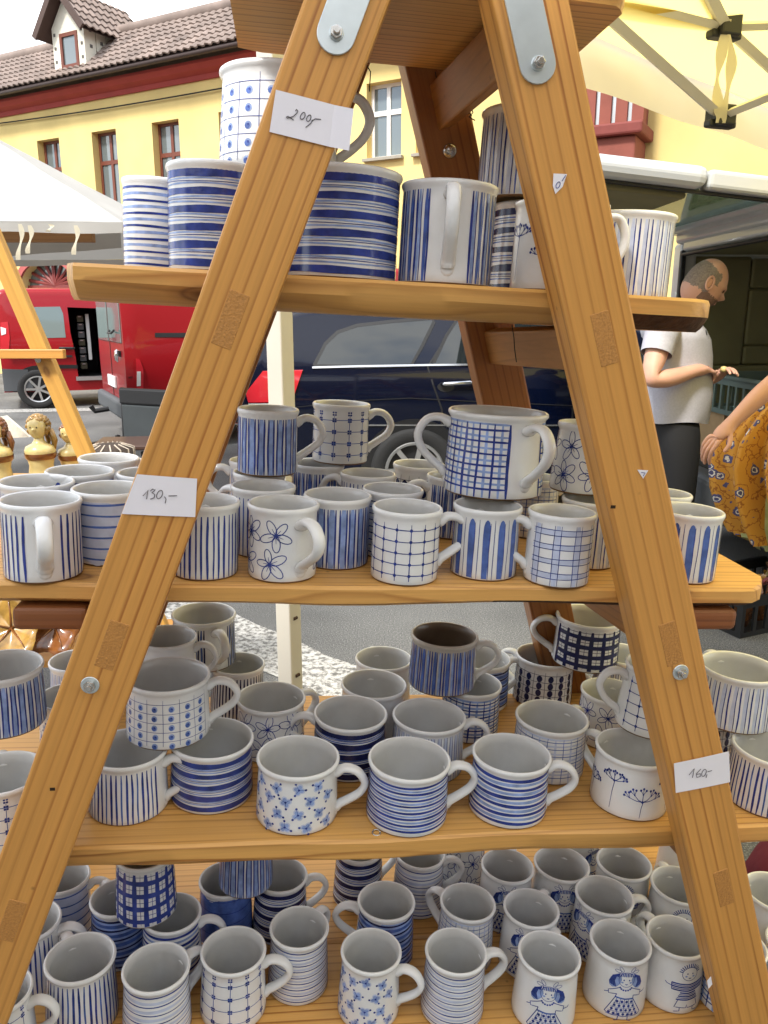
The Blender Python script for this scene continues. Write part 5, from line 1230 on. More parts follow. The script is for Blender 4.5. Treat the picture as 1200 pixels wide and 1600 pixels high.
# ================================================================== tents
def cloth(name, col, tr=.5, var=.05):
    m = mat(name, col, .85, var=var, vscale=3, bump=.3, bscale=12); t = m.node_tree; N = t.nodes.new; L = t.links.new; p = t.nodes['Principled BSDF']; out = t.nodes['Material Output']
    tr_ = N('ShaderNodeBsdfTranslucent'); tr_.inputs[0].default_value = (*[min(1, c * 1.1) for c in col], 1); ms = N('ShaderNodeMixShader'); ms.inputs[0].default_value = tr
    L(p.outputs[0], ms.inputs[1]); L(tr_.outputs[0], ms.inputs[2]); L(ms.outputs[0], out.inputs[0]); return m
def sheet(b, A, B, C, D=None, n=14, sag=.0, m=0):
    """curved cloth patch A-B (eave) to C-D (ridge), drooping in the middle"""
    D = D or C; k0 = len(b.v)
    for i in range(n + 1):
        for j in range(n + 1):
            s, t = i / n, j / n; p = (A.lerp(B, s)).lerp(D.lerp(C, s), t); p.z -= sag * math.sin(math.pi * s) * math.sin(math.pi * t) + .012 * noise.noise(p * 2.2)
            b.v.append(tuple(p))
    for i in range(n):
        for j in range(n): a = k0 + i * (n + 1) + j; b.f.append((a, a + n + 1, a + n + 2, a + 1)); b.m.append(m)
ycl = cloth('yellow canopy', (.90, .74, .25), .75); yval = cloth('pale yellow valance', (.84, .76, .60), .35)
pole = mat('cream painted steel', (.55, .52, .44), .45, var=.04)
PA = at_y(436, 493, 1.72); PA.z = 0
e1 = Vector((.735, .678, 0)).normalized(); e2 = Vector((e1.y, -e1.x, 0)); HE = 2.16; HP = 2.95
yt = empty('yellow_tent', Matrix.Translation(PA)); tag(yt, 'yellow pop-up market tent whose sloping roof and struts show beside the ladder', 'tent')
cor = [Vector((0, 0, HE)), e1 * 3 + Vector((0, 0, HE)), e1 * 3 + e2 * 3 + Vector((0, 0, HE)), e2 * 3 + Vector((0, 0, HE))]; pkv = e1 * 1.5 + e2 * 1.5 + Vector((0, 0, HP))
b = MB()
for i in range(4): sheet(b, cor[i], cor[(i + 1) % 4], pkv, None, 14, .03)
b.build('roof_cloth', ycl, yt, smooth=True)
b = MB()
for i in range(4):
    a, c = cor[i], cor[(i + 1) % 4]; o_ = (a + c) / 2 - (cor[0] + cor[2]) / 2; o_.z = 0; o_.normalize(); n = 20; k0 = len(b.v)
    for j in range(n + 1):
        q = a.lerp(c, j / n) + o_ * .012; q2 = q - Vector((0, 0, .13)) + o_ * (.008 * math.sin(j * 1.3)); b.v += [tuple(q + Vector((0, 0, .01))), tuple(q2)]
    for j in range(n): x = k0 + 2 * j; b.f.append((x, x + 2, x + 3, x + 1)); b.m.append(0)
b.build('valance', yval, yt, smooth=True)
def sqpost(name, x, y, z0, z1, hw, rot, m, parent): b = MB(); b.box((-hw, -hw, z0), (hw, hw, z1)); return b.build(name, m, parent, M=Matrix.Translation((x, y, 0)) @ Matrix.Rotation(rot, 4, 'Z'), bevel=.003)
for i, c in enumerate(cor): sqpost('pole', c.x, c.y, .006, HE - .02, .021, R(-33), pole, yt)
b = MB(); b.box((-.06, -.06, 0), (.06, .06, .006)); b.build('foot_plate', pole, yt)
for v_ in (966, 1055):
    p = at_y(461 + (4 if v_ > 1000 else 0), v_, 1.708) - PA; b = MB(); b.tube([(0, 0, 0), (0, .012, 0)], .004, 10); nrm = Matrix.Rotation(R(-33), 4, 'Z'); b.build('hole', M['hole'], yt, M=Matrix.Translation(p + nrm.to_3x3() @ Vector((0, -.006, 0))) @ nrm)
blk = mat('black joint plastic', (.02, .02, .02), .5); rib = cloth('tie ribbon', (.72, .66, .5), .3)
J1, J2 = at_y(1132, 42, 2.62) - PA, at_y(1126, 182, 2.68) - PA
def strut(a, c, w_=.013): b = MB(); b.tube([a, c], w_, 4, flat=1.7, side=(0, 0, 1)); b.build('strut', mat('cream strut', (.80, .76, .62), .5) if 'cream strut' not in bpy.data.materials else bpy.data.materials['cream strut'], yt)
strut(J1, at_y(940, -8, 2.35) - PA); strut(J2, at_y(945, 22, 2.30) - PA); strut(J1, at_y(1230, 130, 2.85) - PA); strut(J2, at_y(1260, 128, 2.45) - PA); strut(J1, at_y(1260, 38, 2.7) - PA); strut(J1, at_y(1080, -60, 2.3) - PA)
for j, s_ in ((J1, .036), (J2, .034)):
    b = MB(); b.box((-s_, -s_, -.03), (s_, s_, .03)); b.box((-s_ * 1.5, -s_ * .5, -.034), (s_ * 1.5, s_ * .5, -.012)); b.build('joint', blk, yt, M=Matrix.Translation(j) @ Matrix.Rotation(R(20), 4, 'Z'), bevel=.006)
for du in (-8, 9):
    b = MB(); pts = [at_y(1136, 30, 2.58) - PA, at_y(1134 + du, 90, 2.6) - PA, at_y(1128 + du, 140, 2.62) - PA, at_y(1126, 192, 2.64) - PA]; pts = catmull(pts, 5); k0 = len(b.v)
    for i, q in enumerate(pts): wd = .011 + .006 * math.sin(i * .8 + du); b.v += [tuple(q + Vector((-wd, 0, 0))), tuple(q + Vector((wd, .004 * math.sin(i), 0)))]
    for i in range(len(pts) - 1): b.f.append((2*i, 2*i+1, 2*i+3, 2*i+2)); b.m.append(0)
    b.build('tie_ribbon', rib, yt, smooth=True)
# white stall roof at the left
wcl = cloth('white awning', (.46, .445, .41), .2, .1)
C1 = at_y(192, 347, 4.6); HW = C1.z; wt_ = empty('white_stall_tent', Matrix.Translation((C1.x - 1.5, C1.y + 1.5, 0))); tag(wt_, 'white cloth stall roof with hanging ties on a timber frame', 'tent')
org = Vector((C1.x - 1.5, C1.y + 1.5, 0)); c4 = [C1 - org, C1 - org + Vector((-3, 0, 0)), C1 - org + Vector((-3, 3, 0)), C1 - org + Vector((0, 3, 0))]
pw_ = at_y(-14, 196, C1.y + 1.5) - org; pw_.x = 0; pw_.y = 0
b = MB()
for i in range(4): sheet(b, c4[i], c4[(i + 1) % 4], pw_, None, 16, .07)
b.build('roof_cloth', wcl, wt_, smooth=True)
b = MB(); n = 24
for i in range(4):
    a, c = c4[i], c4[(i + 1) % 4]; k0 = len(b.v)
    for j in range(n + 1): q = a.lerp(c, j / n); b.v += [tuple(q), tuple(q + Vector((.006 * math.sin(j), .006 * math.cos(j * 1.7), -.055 - .006 * math.sin(j * .9))))]
    for j in range(n): x = k0 + 2 * j; b.f.append((x, x + 1, x + 3, x + 2)); b.m.append(0)
b.build('valance', wcl, wt_, smooth=True)
beamw = wood('weathered beam', (.40, .20, .075), (.22, .10, .035), 'X', 40, (.0, .12), .6, .6)
q0, q1 = at_y(-260, 372, 4.85) - org, at_y(146, 366, 4.85) - org
b = MB(); b.box((0, -.03, -.045), ((q1 - q0).length, .03, .045)); b.build('beam', beamw, wt_, M=Matrix.Translation((q0.x, q0.y, q1.z)), bevel=.004)
for x_ in (-1.45, -.95): b = MB(); b.box((x_ - .03, q0.y + .031, .0), (x_ + .03, q0.y + .09, HW + .03)); b.build('post', beamw, wt_)
for x_ in (-1.45,): b = MB(); b.box((x_ - .03, 1.3, .0), (x_ + .03, 1.36, HW)); b.build('post', beamw, wt_)
for (u, v0, v1) in ((31, 350, 406), (46, 352, 396), (78, 350, 362), (118, 352, 398)):
    b = MB(); n = 10
    for i in range(n + 1):
        t = i / n; q = at_y(u + 3 * math.sin(t * 5), v0 + (v1 - v0) * t, 4.55) - org; wd = .010 + .004 * math.sin(t * 9); b.v += [tuple(q + Vector((-wd, 0, 0))), tuple(q + Vector((wd, .006 * math.sin(t * 7), 0)))]
    for i in range(n): b.f.append((2*i, 2*i+1, 2*i+3, 2*i+2)); b.m.append(0)
    b.build('tie', rib, wt_, smooth=True)
# cloth strip hung behind the beam
b = MB(); a, c = at_y(-120, 398, 5.3) - org, at_y(190, 376, 5.3) - org; n = 16
for i in range(n + 1): q = a.lerp(c, i / n); b.v += [tuple(q + Vector((0, .01 * math.sin(i * 1.5), .05))), tuple(q + Vector((0, .015 * math.sin(i * 1.1), -.045)))]
for i in range(n): b.f.append((2*i, 2*i+1, 2*i+3, 2*i+2)); b.m.append(0)
b.build('cloth_strip', wcl, wt_, smooth=True)

# ================================================================== second ladder stand with ceramics (left, behind)
ly_ = 2.35; A_, B_ = at_y(-2, 402, ly_), at_y(122, 690, ly_); dl = (B_ - A_).normalized()
def along(z): t = (z - A_.z) / dl.z; return A_ + dl * t
st2 = empty('wooden_trestle', Matrix.Translation((along(0).x - 1.0, ly_, 0))); tag(st2, 'yellow pine trestle stand with figurines, behind the left end of the ladder shelves', 'stand'); o2 = Vector((along(0).x - 1.0, ly_, 0))
pine2 = wood('yellow pine', (.62, .33, .075), (.36, .16, .03), 'Z', 40, (.03, .1), .4, .6); pine3 = wood('yellow pine rail', (.58, .28, .065), (.34, .14, .03), 'X', 40, (.0, .1), .4, .6)
apx = along(2.25).x
for sg in (1, -1):
    for yo in ((0,) if sg > 0 else (0, .42)):
        a, c = along(2.20), along(.0)
        if sg < 0: a, c = Vector((2 * apx - a.x, a.y, a.z)), Vector((2 * apx - c.x, c.y, c.z))
        a, c = a - o2 + Vector((0, yo, 0)), c - o2 + Vector((0, yo, 0)); d = a - c; zz = d.normalized(); yy = Vector((0, 1, 0)); xx = yy.cross(zz)
        m = Matrix((xx, yy, zz)).transposed().to_4x4(); m.translation = c; b = MB(); b.box((-.024, -.0, 0), (.024, .036, d.length)); b.build('leg', pine2, st2, M=m, bevel=.003)
rl0, rl1 = at_y(-60, 553, ly_ - .02) - o2, at_y(101, 553, ly_ - .02) - o2
b = MB(); b.box((rl0.x, rl0.y - .012, rl0.z - .013), (rl1.x, rl0.y + .012, rl0.z + .013)); b.build('rail', pine3, st2, bevel=.002)
p = at_y(61, 562, ly_ - .012) - o2; b = MB(); b.tube([(p.x, p.y, p.z), (p.x, p.y - .008, p.z)], .009, 10); b.build('bolt', M['steel'], st2)
ZS1, ZS2 = .855, .30
for zz_, name in ((ZS1, 'shelf'), (ZS2, 'shelf')):
    xr = along(zz_).x - .02; b = MB(); b.box((2 * apx - xr - o2.x - .1, .04, zz_ - .025), (xr - o2.x + .05, .41, zz_)); b.build(name, pine3, st2, bevel=.003)
gold = mat('honey glaze', (.30, .17, .035), .25, var=.5, vscale=30, coat=.6); brg = mat('brown glaze', (.17, .06, .015), .25, var=.5, vscale=35, coat=.6); cream = mat('cream glaze', (.58, .46, .19), .3, var=.35, vscale=25, coat=.5)
def bust(u, v, y, k, hair, label, lay=0):
    p = at_y(u, v, y); p.z = ZS1; root = empty('figurine', Matrix.Translation(p) @ Matrix.Rotation(lay, 4, 'Y') @ Matrix.Scale(k, 4))
    b = MB(); b.lathe([(.0005, 0), (.034, 0), (.036, .004), (.030, .03), (.026, .055), (.030, .075), (.034, .088), (.030, .098), (.016, .105), (.011, .112), (.011, .122), (.0005, .124)], 20); b.build('bust', cream, root, smooth=True); b = MB(); b.lathe([(.0305, .070), (.0335, .074), (.0345, .080), (.0345, .084)], 20); b.build('neckline', brg, root, smooth=True)
    b = MB(); b.lathe([(.0005, -.024), (.010, -.022), (.018, -.012), (.021, .002), (.019, .014), (.012, .022), (.0005, .025)], 18); b.xf(Matrix.Translation((0, -.003, .140)))
    n0 = len(b.v); b.lathe([(.0005, .004), (.003, .003), (.0045, 0)], 8); b.xf(Matrix.Translation((0, -.024, .138)) @ Matrix.Rotation(R(90), 4, 'X'), n0); b.build('head', cream, root, smooth=True)
    for sx in (-.007, .007): b = MB(); b.lathe([(.0005, .0015), (.002, 0)], 8); b.xf(Matrix.Translation((sx, -.0225, .143)) @ Matrix.Rotation(R(90), 4, 'X')); b.build('eye', M['hole'], root)
    rr = random.Random(int(u)); b = MB()
    for i in range(120):                                         # curls / petals of the wig
        a = rr.uniform(0, 6.28); ph = rr.uniform(-.8, 1.5); r0 = .024
        if math.sin(a) * math.cos(ph) < -.35 and ph < .55: continue
        c = Vector((r0 * math.cos(a) * math.cos(ph), .004 + r0 * math.sin(a) * math.cos(ph), .143 + r0 * 1.05 * math.sin(ph)))
        n0 = len(b.v); b.lathe([(.0005, .004), (.0045, .0025), (.0065, -.002)], 7); b.xf(Matrix.Translation(c) @ (c - Vector((0, 0, .14))).to_track_quat('Z', 'Y').to_matrix().to_4x4(), n0)
    b.build('hair', hair, root, smooth=True); b = MB()
    for i in range(3): n0 = len(b.v); b.tube([(math.cos(.5 * i + .3) * .026, math.sin(.5 * i + .3) * .022, .135), (math.cos(.5 * i + .3) * .034, math.sin(.5 * i + .3) * .03, .11), (math.cos(.5 * i + .3) * .032, math.sin(.5 * i + .3) * .03, .09)], [.007, .006, .002], 7)
    b.build('locks', hair, root, smooth=True); tag(root, label, 'figurine')
bust(66, 735, 2.50, 1.42, gold, 'cream glazed female bust with a curly flowered wig on the trestle shelf'); bust(-2, 735, 2.45, 1.42, brg, 'brown-haired ceramic bust at the left picture edge'); bust(113, 735, 2.56, 1.22, brg, 'smaller brown-haired ceramic head beside the trestle leg')
def dish(u, v, y, r, tilt, m, label, z):
    p = at_y(u, v, y); p.z = z; root = empty('leaf_dish', Matrix.Translation(p) @ Matrix.Rotation(tilt, 4, 'X')); b = MB(); n = 28; rr = random.Random(int(u) + 5); ph = rr.uniform(0, 6)
    for i, t in enumerate((0, .35, .7, 1)):
        for j in range(n):
            a = 2 * math.pi * j / n; q = r * t * (1 + .16 * math.sin(5 * a + ph) * t); b.v.append((q * math.cos(a), q * math.sin(a), r * .28 * t * t + .012 * math.sin(5 * a + ph) * t))
    b.v += [(x, y_, z_ - .006) for x, y_, z_ in b.v]; K = 4 * n
    for i in range(3):
        for j in range(n): a, c = i * n + j, i * n + (j + 1) % n; b.f += [(a, c, c + n, a + n), (K + a, K + a + n, K + c + n, K + c)]; b.m += [0, 0]
    for j in range(n): a, c = 3 * n + j, 3 * n + (j + 1) % n; b.f.append((a, c, K + c, K + a)); b.m.append(0)
    b.build('dish', m, root, smooth=True); b = MB()
    for k in range(5): a = k * 1.257 + (1.571 - ph) / 5; b.tube([(0, 0, .003), (r * .5 * math.cos(a), r * .5 * math.sin(a), r * .07 + .004), (r * .9 * math.cos(a), r * .9 * math.sin(a), r * .235 + .008)], [.004, .003, .001], 5)
    b.build('leaf_vein', brg, root, smooth=True); tag(root, label, 'dish')
dish(18, 985, 2.40, .11, R(55), gold, 'honey glazed leaf dish propped up under the ladder board, far left', ZS2 + .11); dish(86, 985, 2.44, .10, R(60), brg, 'brown glazed leaf dish propped beside the honey one', ZS2 + .10); dish(125, 985, 2.62, .09, R(35), gold, 'smaller honey leaf dish nearest the ladder leg', ZS2 + .07)
# card on the ground-level display behind the figurines
b = MB(); P = [at_y(u, v, 3.1) for u, v in ((-20, 655), (8, 650), (46, 683), (-20, 686))]; c_ = sum(P, Vector()) / 4; b.v = [tuple(q - c_) for q in P] + [tuple(q - c_ + Vector((0, .02, 0))) for q in P]; b.f = [(3,2,1,0), (4,5,6,7)] + [(i, (i+1) % 4, (i+1) % 4 + 4, i + 4) for i in range(4)]; b.m = [0] * 6
cr_ = empty('display_board', Matrix.Translation((c_.x, c_.y, 0))); b.xf(Matrix.Translation((0, 0, c_.z))); b.build('panel', mat('cream spotted card', (.72, .69, .58), .8, var=.25, vscale=45), cr_); b2 = MB(); b2.box((-.10, .02, 0), (-.07, .05, c_.z + .01)); b2.build('stake', pine2, cr_); tag(cr_, 'slanting cream card behind the figurines', 'card')
# folding table and camp chair by the tall red van
gt = at_y(196, 690, 4.3); tb = empty('folding_table', Matrix.Translation((gt.x, 4.3, 0)) @ Matrix.Rotation(R(8), 4, 'Z')); tag(tb, 'small folding table with a dark brown top near the red panel van', 'table')
b = MB(); b.box((-.16, -.16, gt.z - .025), (.20, .20, gt.z)); b.build('table_top', mat('dark brown top', (.08, .045, .035), .35), tb, bevel=.006)
for sx in (-.13, .17):
    for sy in (-.13, .17): b = MB(); b.tube([(sx, sy, 0), (sx * .8, sy * .8, gt.z - .025)], .012, 8); b.build('leg', blackp, tb)
ch_ = at_y(240, 650, 4.9); cr = empty('camp_chair', Matrix.Translation((ch_.x, 4.9, 0)) @ Matrix.Rotation(R(-25), 4, 'Z')); tag(cr, 'folding camp chair with a grey fabric back and black trim', 'chair'); gf = mat('grey chair fabric', (.045, .052, .055), .9, var=.1)
b = MB(); b.box((-.24, -.02, .62), (.24, .01, .86)); b.build('backrest', gf, cr, bevel=.012); b = MB(); b.box((-.25, -.025, .86), (.25, .015, .96)); b.build('headband', blackp, cr, bevel=.012); b = MB(); b.box((-.24, -.45, .44), (.24, .02, .47)); b.build('seat', gf, cr, bevel=.01)
for sx in (-.255, .255):
    b = MB(); b.tube([(sx, -.42, 0), (sx, .0, .55), (sx, .02, .96)], .013, 8); b.tube([(sx, .10, 0), (sx, -.42, .46)], .013, 8); b.build('leg', blackp, cr); b = MB(); b.box((sx - .02, -.40, .62), (sx + .02, .02, .65)); b.build('armrest', blackp, cr, bevel=.006)
pb_ = at_y(188, 690, 4.25); bk = empty('woven_basket', Matrix.Translation((gt.x + .02, 3.98, 0))); tag(bk, 'round dark woven basket before the folding table', 'basket')
zt0 = at_y(190, 694, 3.98).z; b = MB(); pr = [(.001, 0), (.10, .0), (.13, .08), (.14, zt0 * .5), (.12, zt0 - .02), (.06, zt0), (.001, zt0)]; b.lathe(pr, 28); b.build('body', mat('dark wicker', (.05, .035, .025), .8, var=.4, vscale=40), bk, smooth=True)
b = MB()
for i in range(16): a = i * math.pi / 8; b.tube([(r_ * 1.02 * math.cos(a), r_ * 1.02 * math.sin(a), z_ + .002) for r_, z_ in pr[1:-1]], .004, 5)
b.build('stave', mat('pale wicker stave', (.45, .38, .30), .8), bk)
# ================================================================== people
def skin_obj(name, nodes, edges, root, m, parent=None, sub=2, extra=None):
    names = list(nodes); idx = {k: i for i, k in enumerate(names)}
    me = bpy.data.meshes.new(name); me.from_pydata([tuple(nodes[k][0]) for k in names], [(idx[a], idx[c]) for a, c in edges], []); o = bpy.data.objects.new(name, me); COL.objects.link(o)
    o.modifiers.new('skin', 'SKIN'); bpy.context.view_layer.update()
    sv = me.skin_vertices[0].data
    for k in names:
        r_ = nodes[k][1]; r_ = r_ if isinstance(r_, tuple) else (r_, r_); sv[idx[k]].radius = r_; sv[idx[k]].use_root = (k == root)
    md = o.modifiers.new('sub', 'SUBSURF'); md.levels = sub; md.render_levels = sub
    bpy.context.view_layer.update(); dg = bpy.context.evaluated_depsgraph_get(); m2 = bpy.data.meshes.new_from_object(o.evaluated_get(dg)); bpy.data.objects.remove(o, do_unlink=True)
    m2.materials.clear(); m2.materials.append(m); m2.polygons.foreach_set('use_smooth', [True] * len(m2.polygons))
    return link(m2, name, parent)
skinm = mat('skin', (.60, .34, .245), .5, var=.08, vscale=14, sss=.1); skin2 = mat('tanned skin', (.56, .30, .20), .5, var=.08, vscale=14, sss=.1)
hairm = mat('short grey hair', (.24, .19, .155), .8, var=.3, vscale=120, bump=.5, bscale=400); stub = mat('stubble', (.20, .12, .09), .7, var=.25, vscale=150)
shirtm = mat('pale grey t-shirt', (.43, .425, .475), .9, var=.08, vscale=120, bump=.5, bscale=14); jean = mat('black trousers', (.005, .005, .006), .85, bump=.5, bscale=18)
MY = 4.0; gm_ = at_y(1060, 900, MY); man = empty('person', Matrix.Translation((gm_.x * .985, MY, 0))); mo = Vector((gm_.x * .985, MY, 0)); tag(man, 'bald man in a pale t-shirt looking down at his hands by the open van', 'person')
J = lambda u, v, dy=0: at_y(u, v, MY + dy) - mo
def hand_nodes(nodes, edges, w, tip, up, pre, fr=.0085, spread=.016, curl=.4, side=1):
    """palm and five fingers from wrist w towards tip; up = back of the hand"""
    d = (tip - w); L_ = d.length; d.normalize(); s = d.cross(up).normalized() * side; u = s.cross(d).normalized() * side
    nodes[pre + 'palm'] = (w + d * .045, (.030, .018)); edges.append((pre + 'wrist', pre + 'palm'))
    for i, (k, l) in enumerate(zip((-1.5, -.5, .5, 1.5), (.070, .082, .078, .060))):
        b0 = w + d * .082 + s * (k * spread); p1 = b0 + d * (l * .42) - u * (curl * .012); p2 = p1 + d * (l * .28) - u * (curl * .030); p3 = p2 + d * (l * .12) - u * (curl * .032)
        for nm, p, r_ in ((f'{pre}f{i}0', b0, fr * 1.15), (f'{pre}f{i}1', p1, fr), (f'{pre}f{i}2', p2, fr * .92), (f'{pre}f{i}3', p3, fr * .75)): nodes[nm] = (p, r_)
        edges += [(pre + 'palm', f'{pre}f{i}0'), (f'{pre}f{i}0', f'{pre}f{i}1'), (f'{pre}f{i}1', f'{pre}f{i}2'), (f'{pre}f{i}2', f'{pre}f{i}3')]
    t0 = w + d * .03 - s * .03; t1 = t0 + d * .03 - s * .022 - u * .01; t2 = t1 + d * .028 - u * .006
    for nm, p, r_ in ((pre + 't0', t0, fr * 1.3), (pre + 't1', t1, fr * 1.1), (pre + 't2', t2, fr * .8)): nodes[nm] = (p, r_)
    edges += [(pre + 'palm', pre + 't0'), (pre + 't0', pre + 't1'), (pre + 't1', pre + 't2')]
nd = {'pelvis': (J(1056, 676), (.075, .07)), 'waist': (J(1060, 615), (.11, .105)), 'chest': (J(1058, 548), (.13, .125)), 'upper': (J(1056, 512), (.12, .10)), 'neck': (J(1066, 490), .062), 'skull': (J(1084, 466), .060),
 'Rsh': (J(1036, 514, -.16), .066), 'Rel': (J(1014, 596, -.25), .047), 'Rfa': (J(1050, 590, -.22), .046), 'Rwrist': (J(1090, 578, -.16), .030),
 'Lsh': (J(1060, 512, .17), .064), 'Lel': (J(1082, 600, .22), .046), 'Lwrist': (J(1118, 590, .04), .030)}
ed = [('pelvis', 'waist'), ('waist', 'chest'), ('chest', 'upper'), ('upper', 'neck'), ('neck', 'skull'), ('upper', 'Rsh'), ('Rsh', 'Rel'), ('Rel', 'Rfa'), ('Rfa', 'Rwrist'), ('upper', 'Lsh'), ('Lsh', 'Lel'), ('Lel', 'Lwrist')]
hx = nd['pelvis'][0].x
for s_, sg in (('R', -1), ('L', 1)):
    nd[s_ + 'hip'] = (Vector((hx - .01, sg * .095, .84)), .068); nd[s_ + 'kn'] = (Vector((hx + .03 + .02 * sg, sg * .11, .48)), .056); nd[s_ + 'ank'] = (Vector((hx - .02 + .03 * sg, sg * .12, .10)), .042); nd[s_ + 'toe'] = (Vector((hx + .13 + .03 * sg, sg * .13, .04)), .036)
    ed += [('pelvis', s_ + 'hip'), (s_ + 'hip', s_ + 'kn'), (s_ + 'kn', s_ + 'ank'), (s_ + 'ank', s_ + 'toe')]
hand_nodes(nd, ed, nd['Rwrist'][0], J(1132, 575, -.06), Vector((0, -.5, .85)), 'R', curl=.8)
hand_nodes(nd, ed, nd['Lwrist'][0], J(1140, 574, -.05), Vector((0, .6, .75)), 'L', curl=.8, side=-1)
bo = skin_obj('body', nd, ed, 'pelvis', skinm, man)
b = MB(); nn = 40; rows = ((657, .150, .130), (640, .160, .140), (615, .166, .146), (585, .166, .150), (555, .160, .158), (530, .148, .172), (514, .125, .178), (504, .088, .130), (498, .070, .075))
for i, (v, rx, ry) in enumerate(rows):
    c = J(1059 + (4 if v < 505 else 0), v)
    for j in range(nn):
        a = 2 * math.pi * j / nn; q = 1 + .06 * noise.noise((math.cos(a) * 1.6, math.sin(a) * 1.6, v * .035)) + .016 * math.sin(5 * a + v * .1); b.v.append((c.x + rx * q * math.cos(a), c.y + ry * q * math.sin(a), c.z + (.008 * math.sin(3 * a) if i == 0 else 0)))
for i in range(len(rows) - 1):
    for j in range(nn): b.f.append((i*nn+j, i*nn+(j+1)%nn, (i+1)*nn+(j+1)%nn, (i+1)*nn+j)); b.m.append(0)
for s_ in 'RL':
    sh, el = nd[s_ + 'sh'][0], nd[s_ + 'el'][0]; d_ = Vector((0, -.05 if s_ == 'R' else .05, 0)); b.tube(catmull([sh - d_ * 1.6, sh, sh.lerp(el, .25), sh.lerp(el, .48)], 4), [.085 - .012 * i / 12 for i in range(13)], 18, cap=False)
b.build('t_shirt', shirtm, man, smooth=True)
jn = {'top': (J(1058, 622), (.14, .135)), 'pelvis': (J(1056, 668), (.152, .144))}; je = [('top', 'pelvis')]
for s_ in 'RL':
    for k, r_ in (('hip', .108), ('kn', .078), ('ank', .066)): jn[s_ + k] = (nd[s_ + k][0].copy(), r_)
    je += [('pelvis', s_ + 'hip'), (s_ + 'hip', s_ + 'kn'), (s_ + 'kn', s_ + 'ank')]
skin_obj('trousers', jn, je, 'pelvis', jean, man)
for sg, s_ in ((-1, 'R'), (1, 'L')):
    b = MB(); q = nd[s_ + 'ank'][0]; b.tube([(q.x - .07, q.y, .045), (q.x + .02, q.y, .055), (q.x + .12, q.y, .05), (q.x + .20, q.y, .035)], [.042, .052, .048, .03], 12, flat=.85); b.build('shoe', blackp, man, smooth=True)
def head(parent, M_, k, sk, hr, bd, bald=True):
    b = MB(); nu, nv = 96, 72
    for i in range(nv + 1):
        ph = -math.pi / 2 + math.pi * i / nv
        for j in range(nu):
            th = 2 * math.pi * j / nu; x, y, z = math.cos(ph) * math.cos(th), math.cos(ph) * math.sin(th), math.sin(ph)
            f = max(0, x); jaw = max(0, -z)
            X = x * .098 * (1 + (-.06 if x < 0 else 0)) - (.012 * jaw if x < 0 else 0) ; Y = y * .077 * (1 - .22 * jaw * jaw); Z = z * .118
            X += .010 * jaw * f                                                                      # jaw forward
            X += .024 * math.exp(-((z + .12) / .14) ** 2 - (y / .17) ** 2) * (x > 0)                # nose
            X += .007 * math.exp(-((z - .20) / .10) ** 2) * f * (1 - .3 * abs(y))                    # brow
            X -= .007 * math.exp(-((z - .06) / .08) ** 2 - ((abs(y) - .38) / .18) ** 2) * (x > 0)    # eye sockets
            X += .007 * math.exp(-((z + .47) / .08) ** 2 - (y / .3) ** 2) * (x > 0)                  # lips
            X += .010 * math.exp(-((z + .82) / .12) ** 2 - (y / .35) ** 2) * (x > 0)                 # chin
            b.v.append((X, Y, Z))
    for i in range(nv):
        for j in range(nu):
            b.f.append((i*nu+j, i*nu+(j+1)%nu, (i+1)*nu+(j+1)%nu, (i+1)*nu+j)); c = Vector(b.v[i*nu+j]); x, y, z = c.x / .098, c.y / .077, c.z / .118
            jt = .06 * noise.noise((x * 9, y * 9, z * 9)); hm = (x < .12 + jt and -.38 + jt < z < .55 - .25 * x + jt) or (x < .38 + jt and abs(y) > .5 and .02 + jt < z < .48 + jt)
            bm_ = z < -.34 + jt and x > -.08 + jt and not (abs(z + .47) < .05 and abs(y) < .3)
            b.m.append(1 if hm else 2 if bm_ else 0)
    b.xf(M_); h = b.build('head', [sk, hr, bd], parent, smooth=True)
    for sg in (-1, 1):
        b = MB(); P = [(.002 + .017 * math.cos(a) - .004 * math.sin(a), sg * (.0765 + .006 * (1 + math.cos(a + 2))), .0 + .030 * math.sin(a)) for a in [i * math.pi / 7 for i in range(15)]]; b.tube(P, .0055, 7); n0 = len(b.v); b.lathe([(.0005, .004), (.010, .003), (.014, 0)], 12); b.xf(Matrix.Translation((.0, sg * .075, -.002)) @ Matrix.Rotation(R(-90 * sg), 4, 'X') @ Matrix.Diagonal((1, 1.8, 1, 1)), n0); b.xf(M_); b.build('ear', sk, h, smooth=True)
        b = MB(); b.lathe([(.0005, .006), (.006, .005), (.010, 0)], 10); b.xf(M_ @ Matrix.Translation((.084, sg * .030, .008)) @ Matrix.Rotation(R(90), 4, 'Y')); b.build('eye', M['hole'], h, smooth=True)
    return h
hc = J(1101, 443, -.01); head(man, Matrix.Translation(hc) @ Matrix.Rotation(R(-6), 4, 'Z') @ Matrix.Rotation(R(31), 4, 'Y') @ Matrix.Scale(1.04, 4), 1, skinm, hairm, stub)
b = MB(); p = J(1098, 517, -.12); b.tube([J(1087, 507, -.13), J(1094, 514, -.135), J(1100, 520, -.13), J(1106, 531, -.12)], [.012, .022, .022, .010], 8, flat=.35); b.build('sunglasses', blackp, man, smooth=True)
# something small held between the fingers
hb = J(1131, 577, -.055); b = MB(); b.lathe([(.0005, -.016), (.014, -.012), (.019, 0), (.014, .012), (.0005, .016)], 14); b.xf(Matrix.Translation(mo + hb)); o = b.build('bread_roll', cream, None, smooth=True); tag(o, 'small pale bun held in the fingers of the man', 'food')

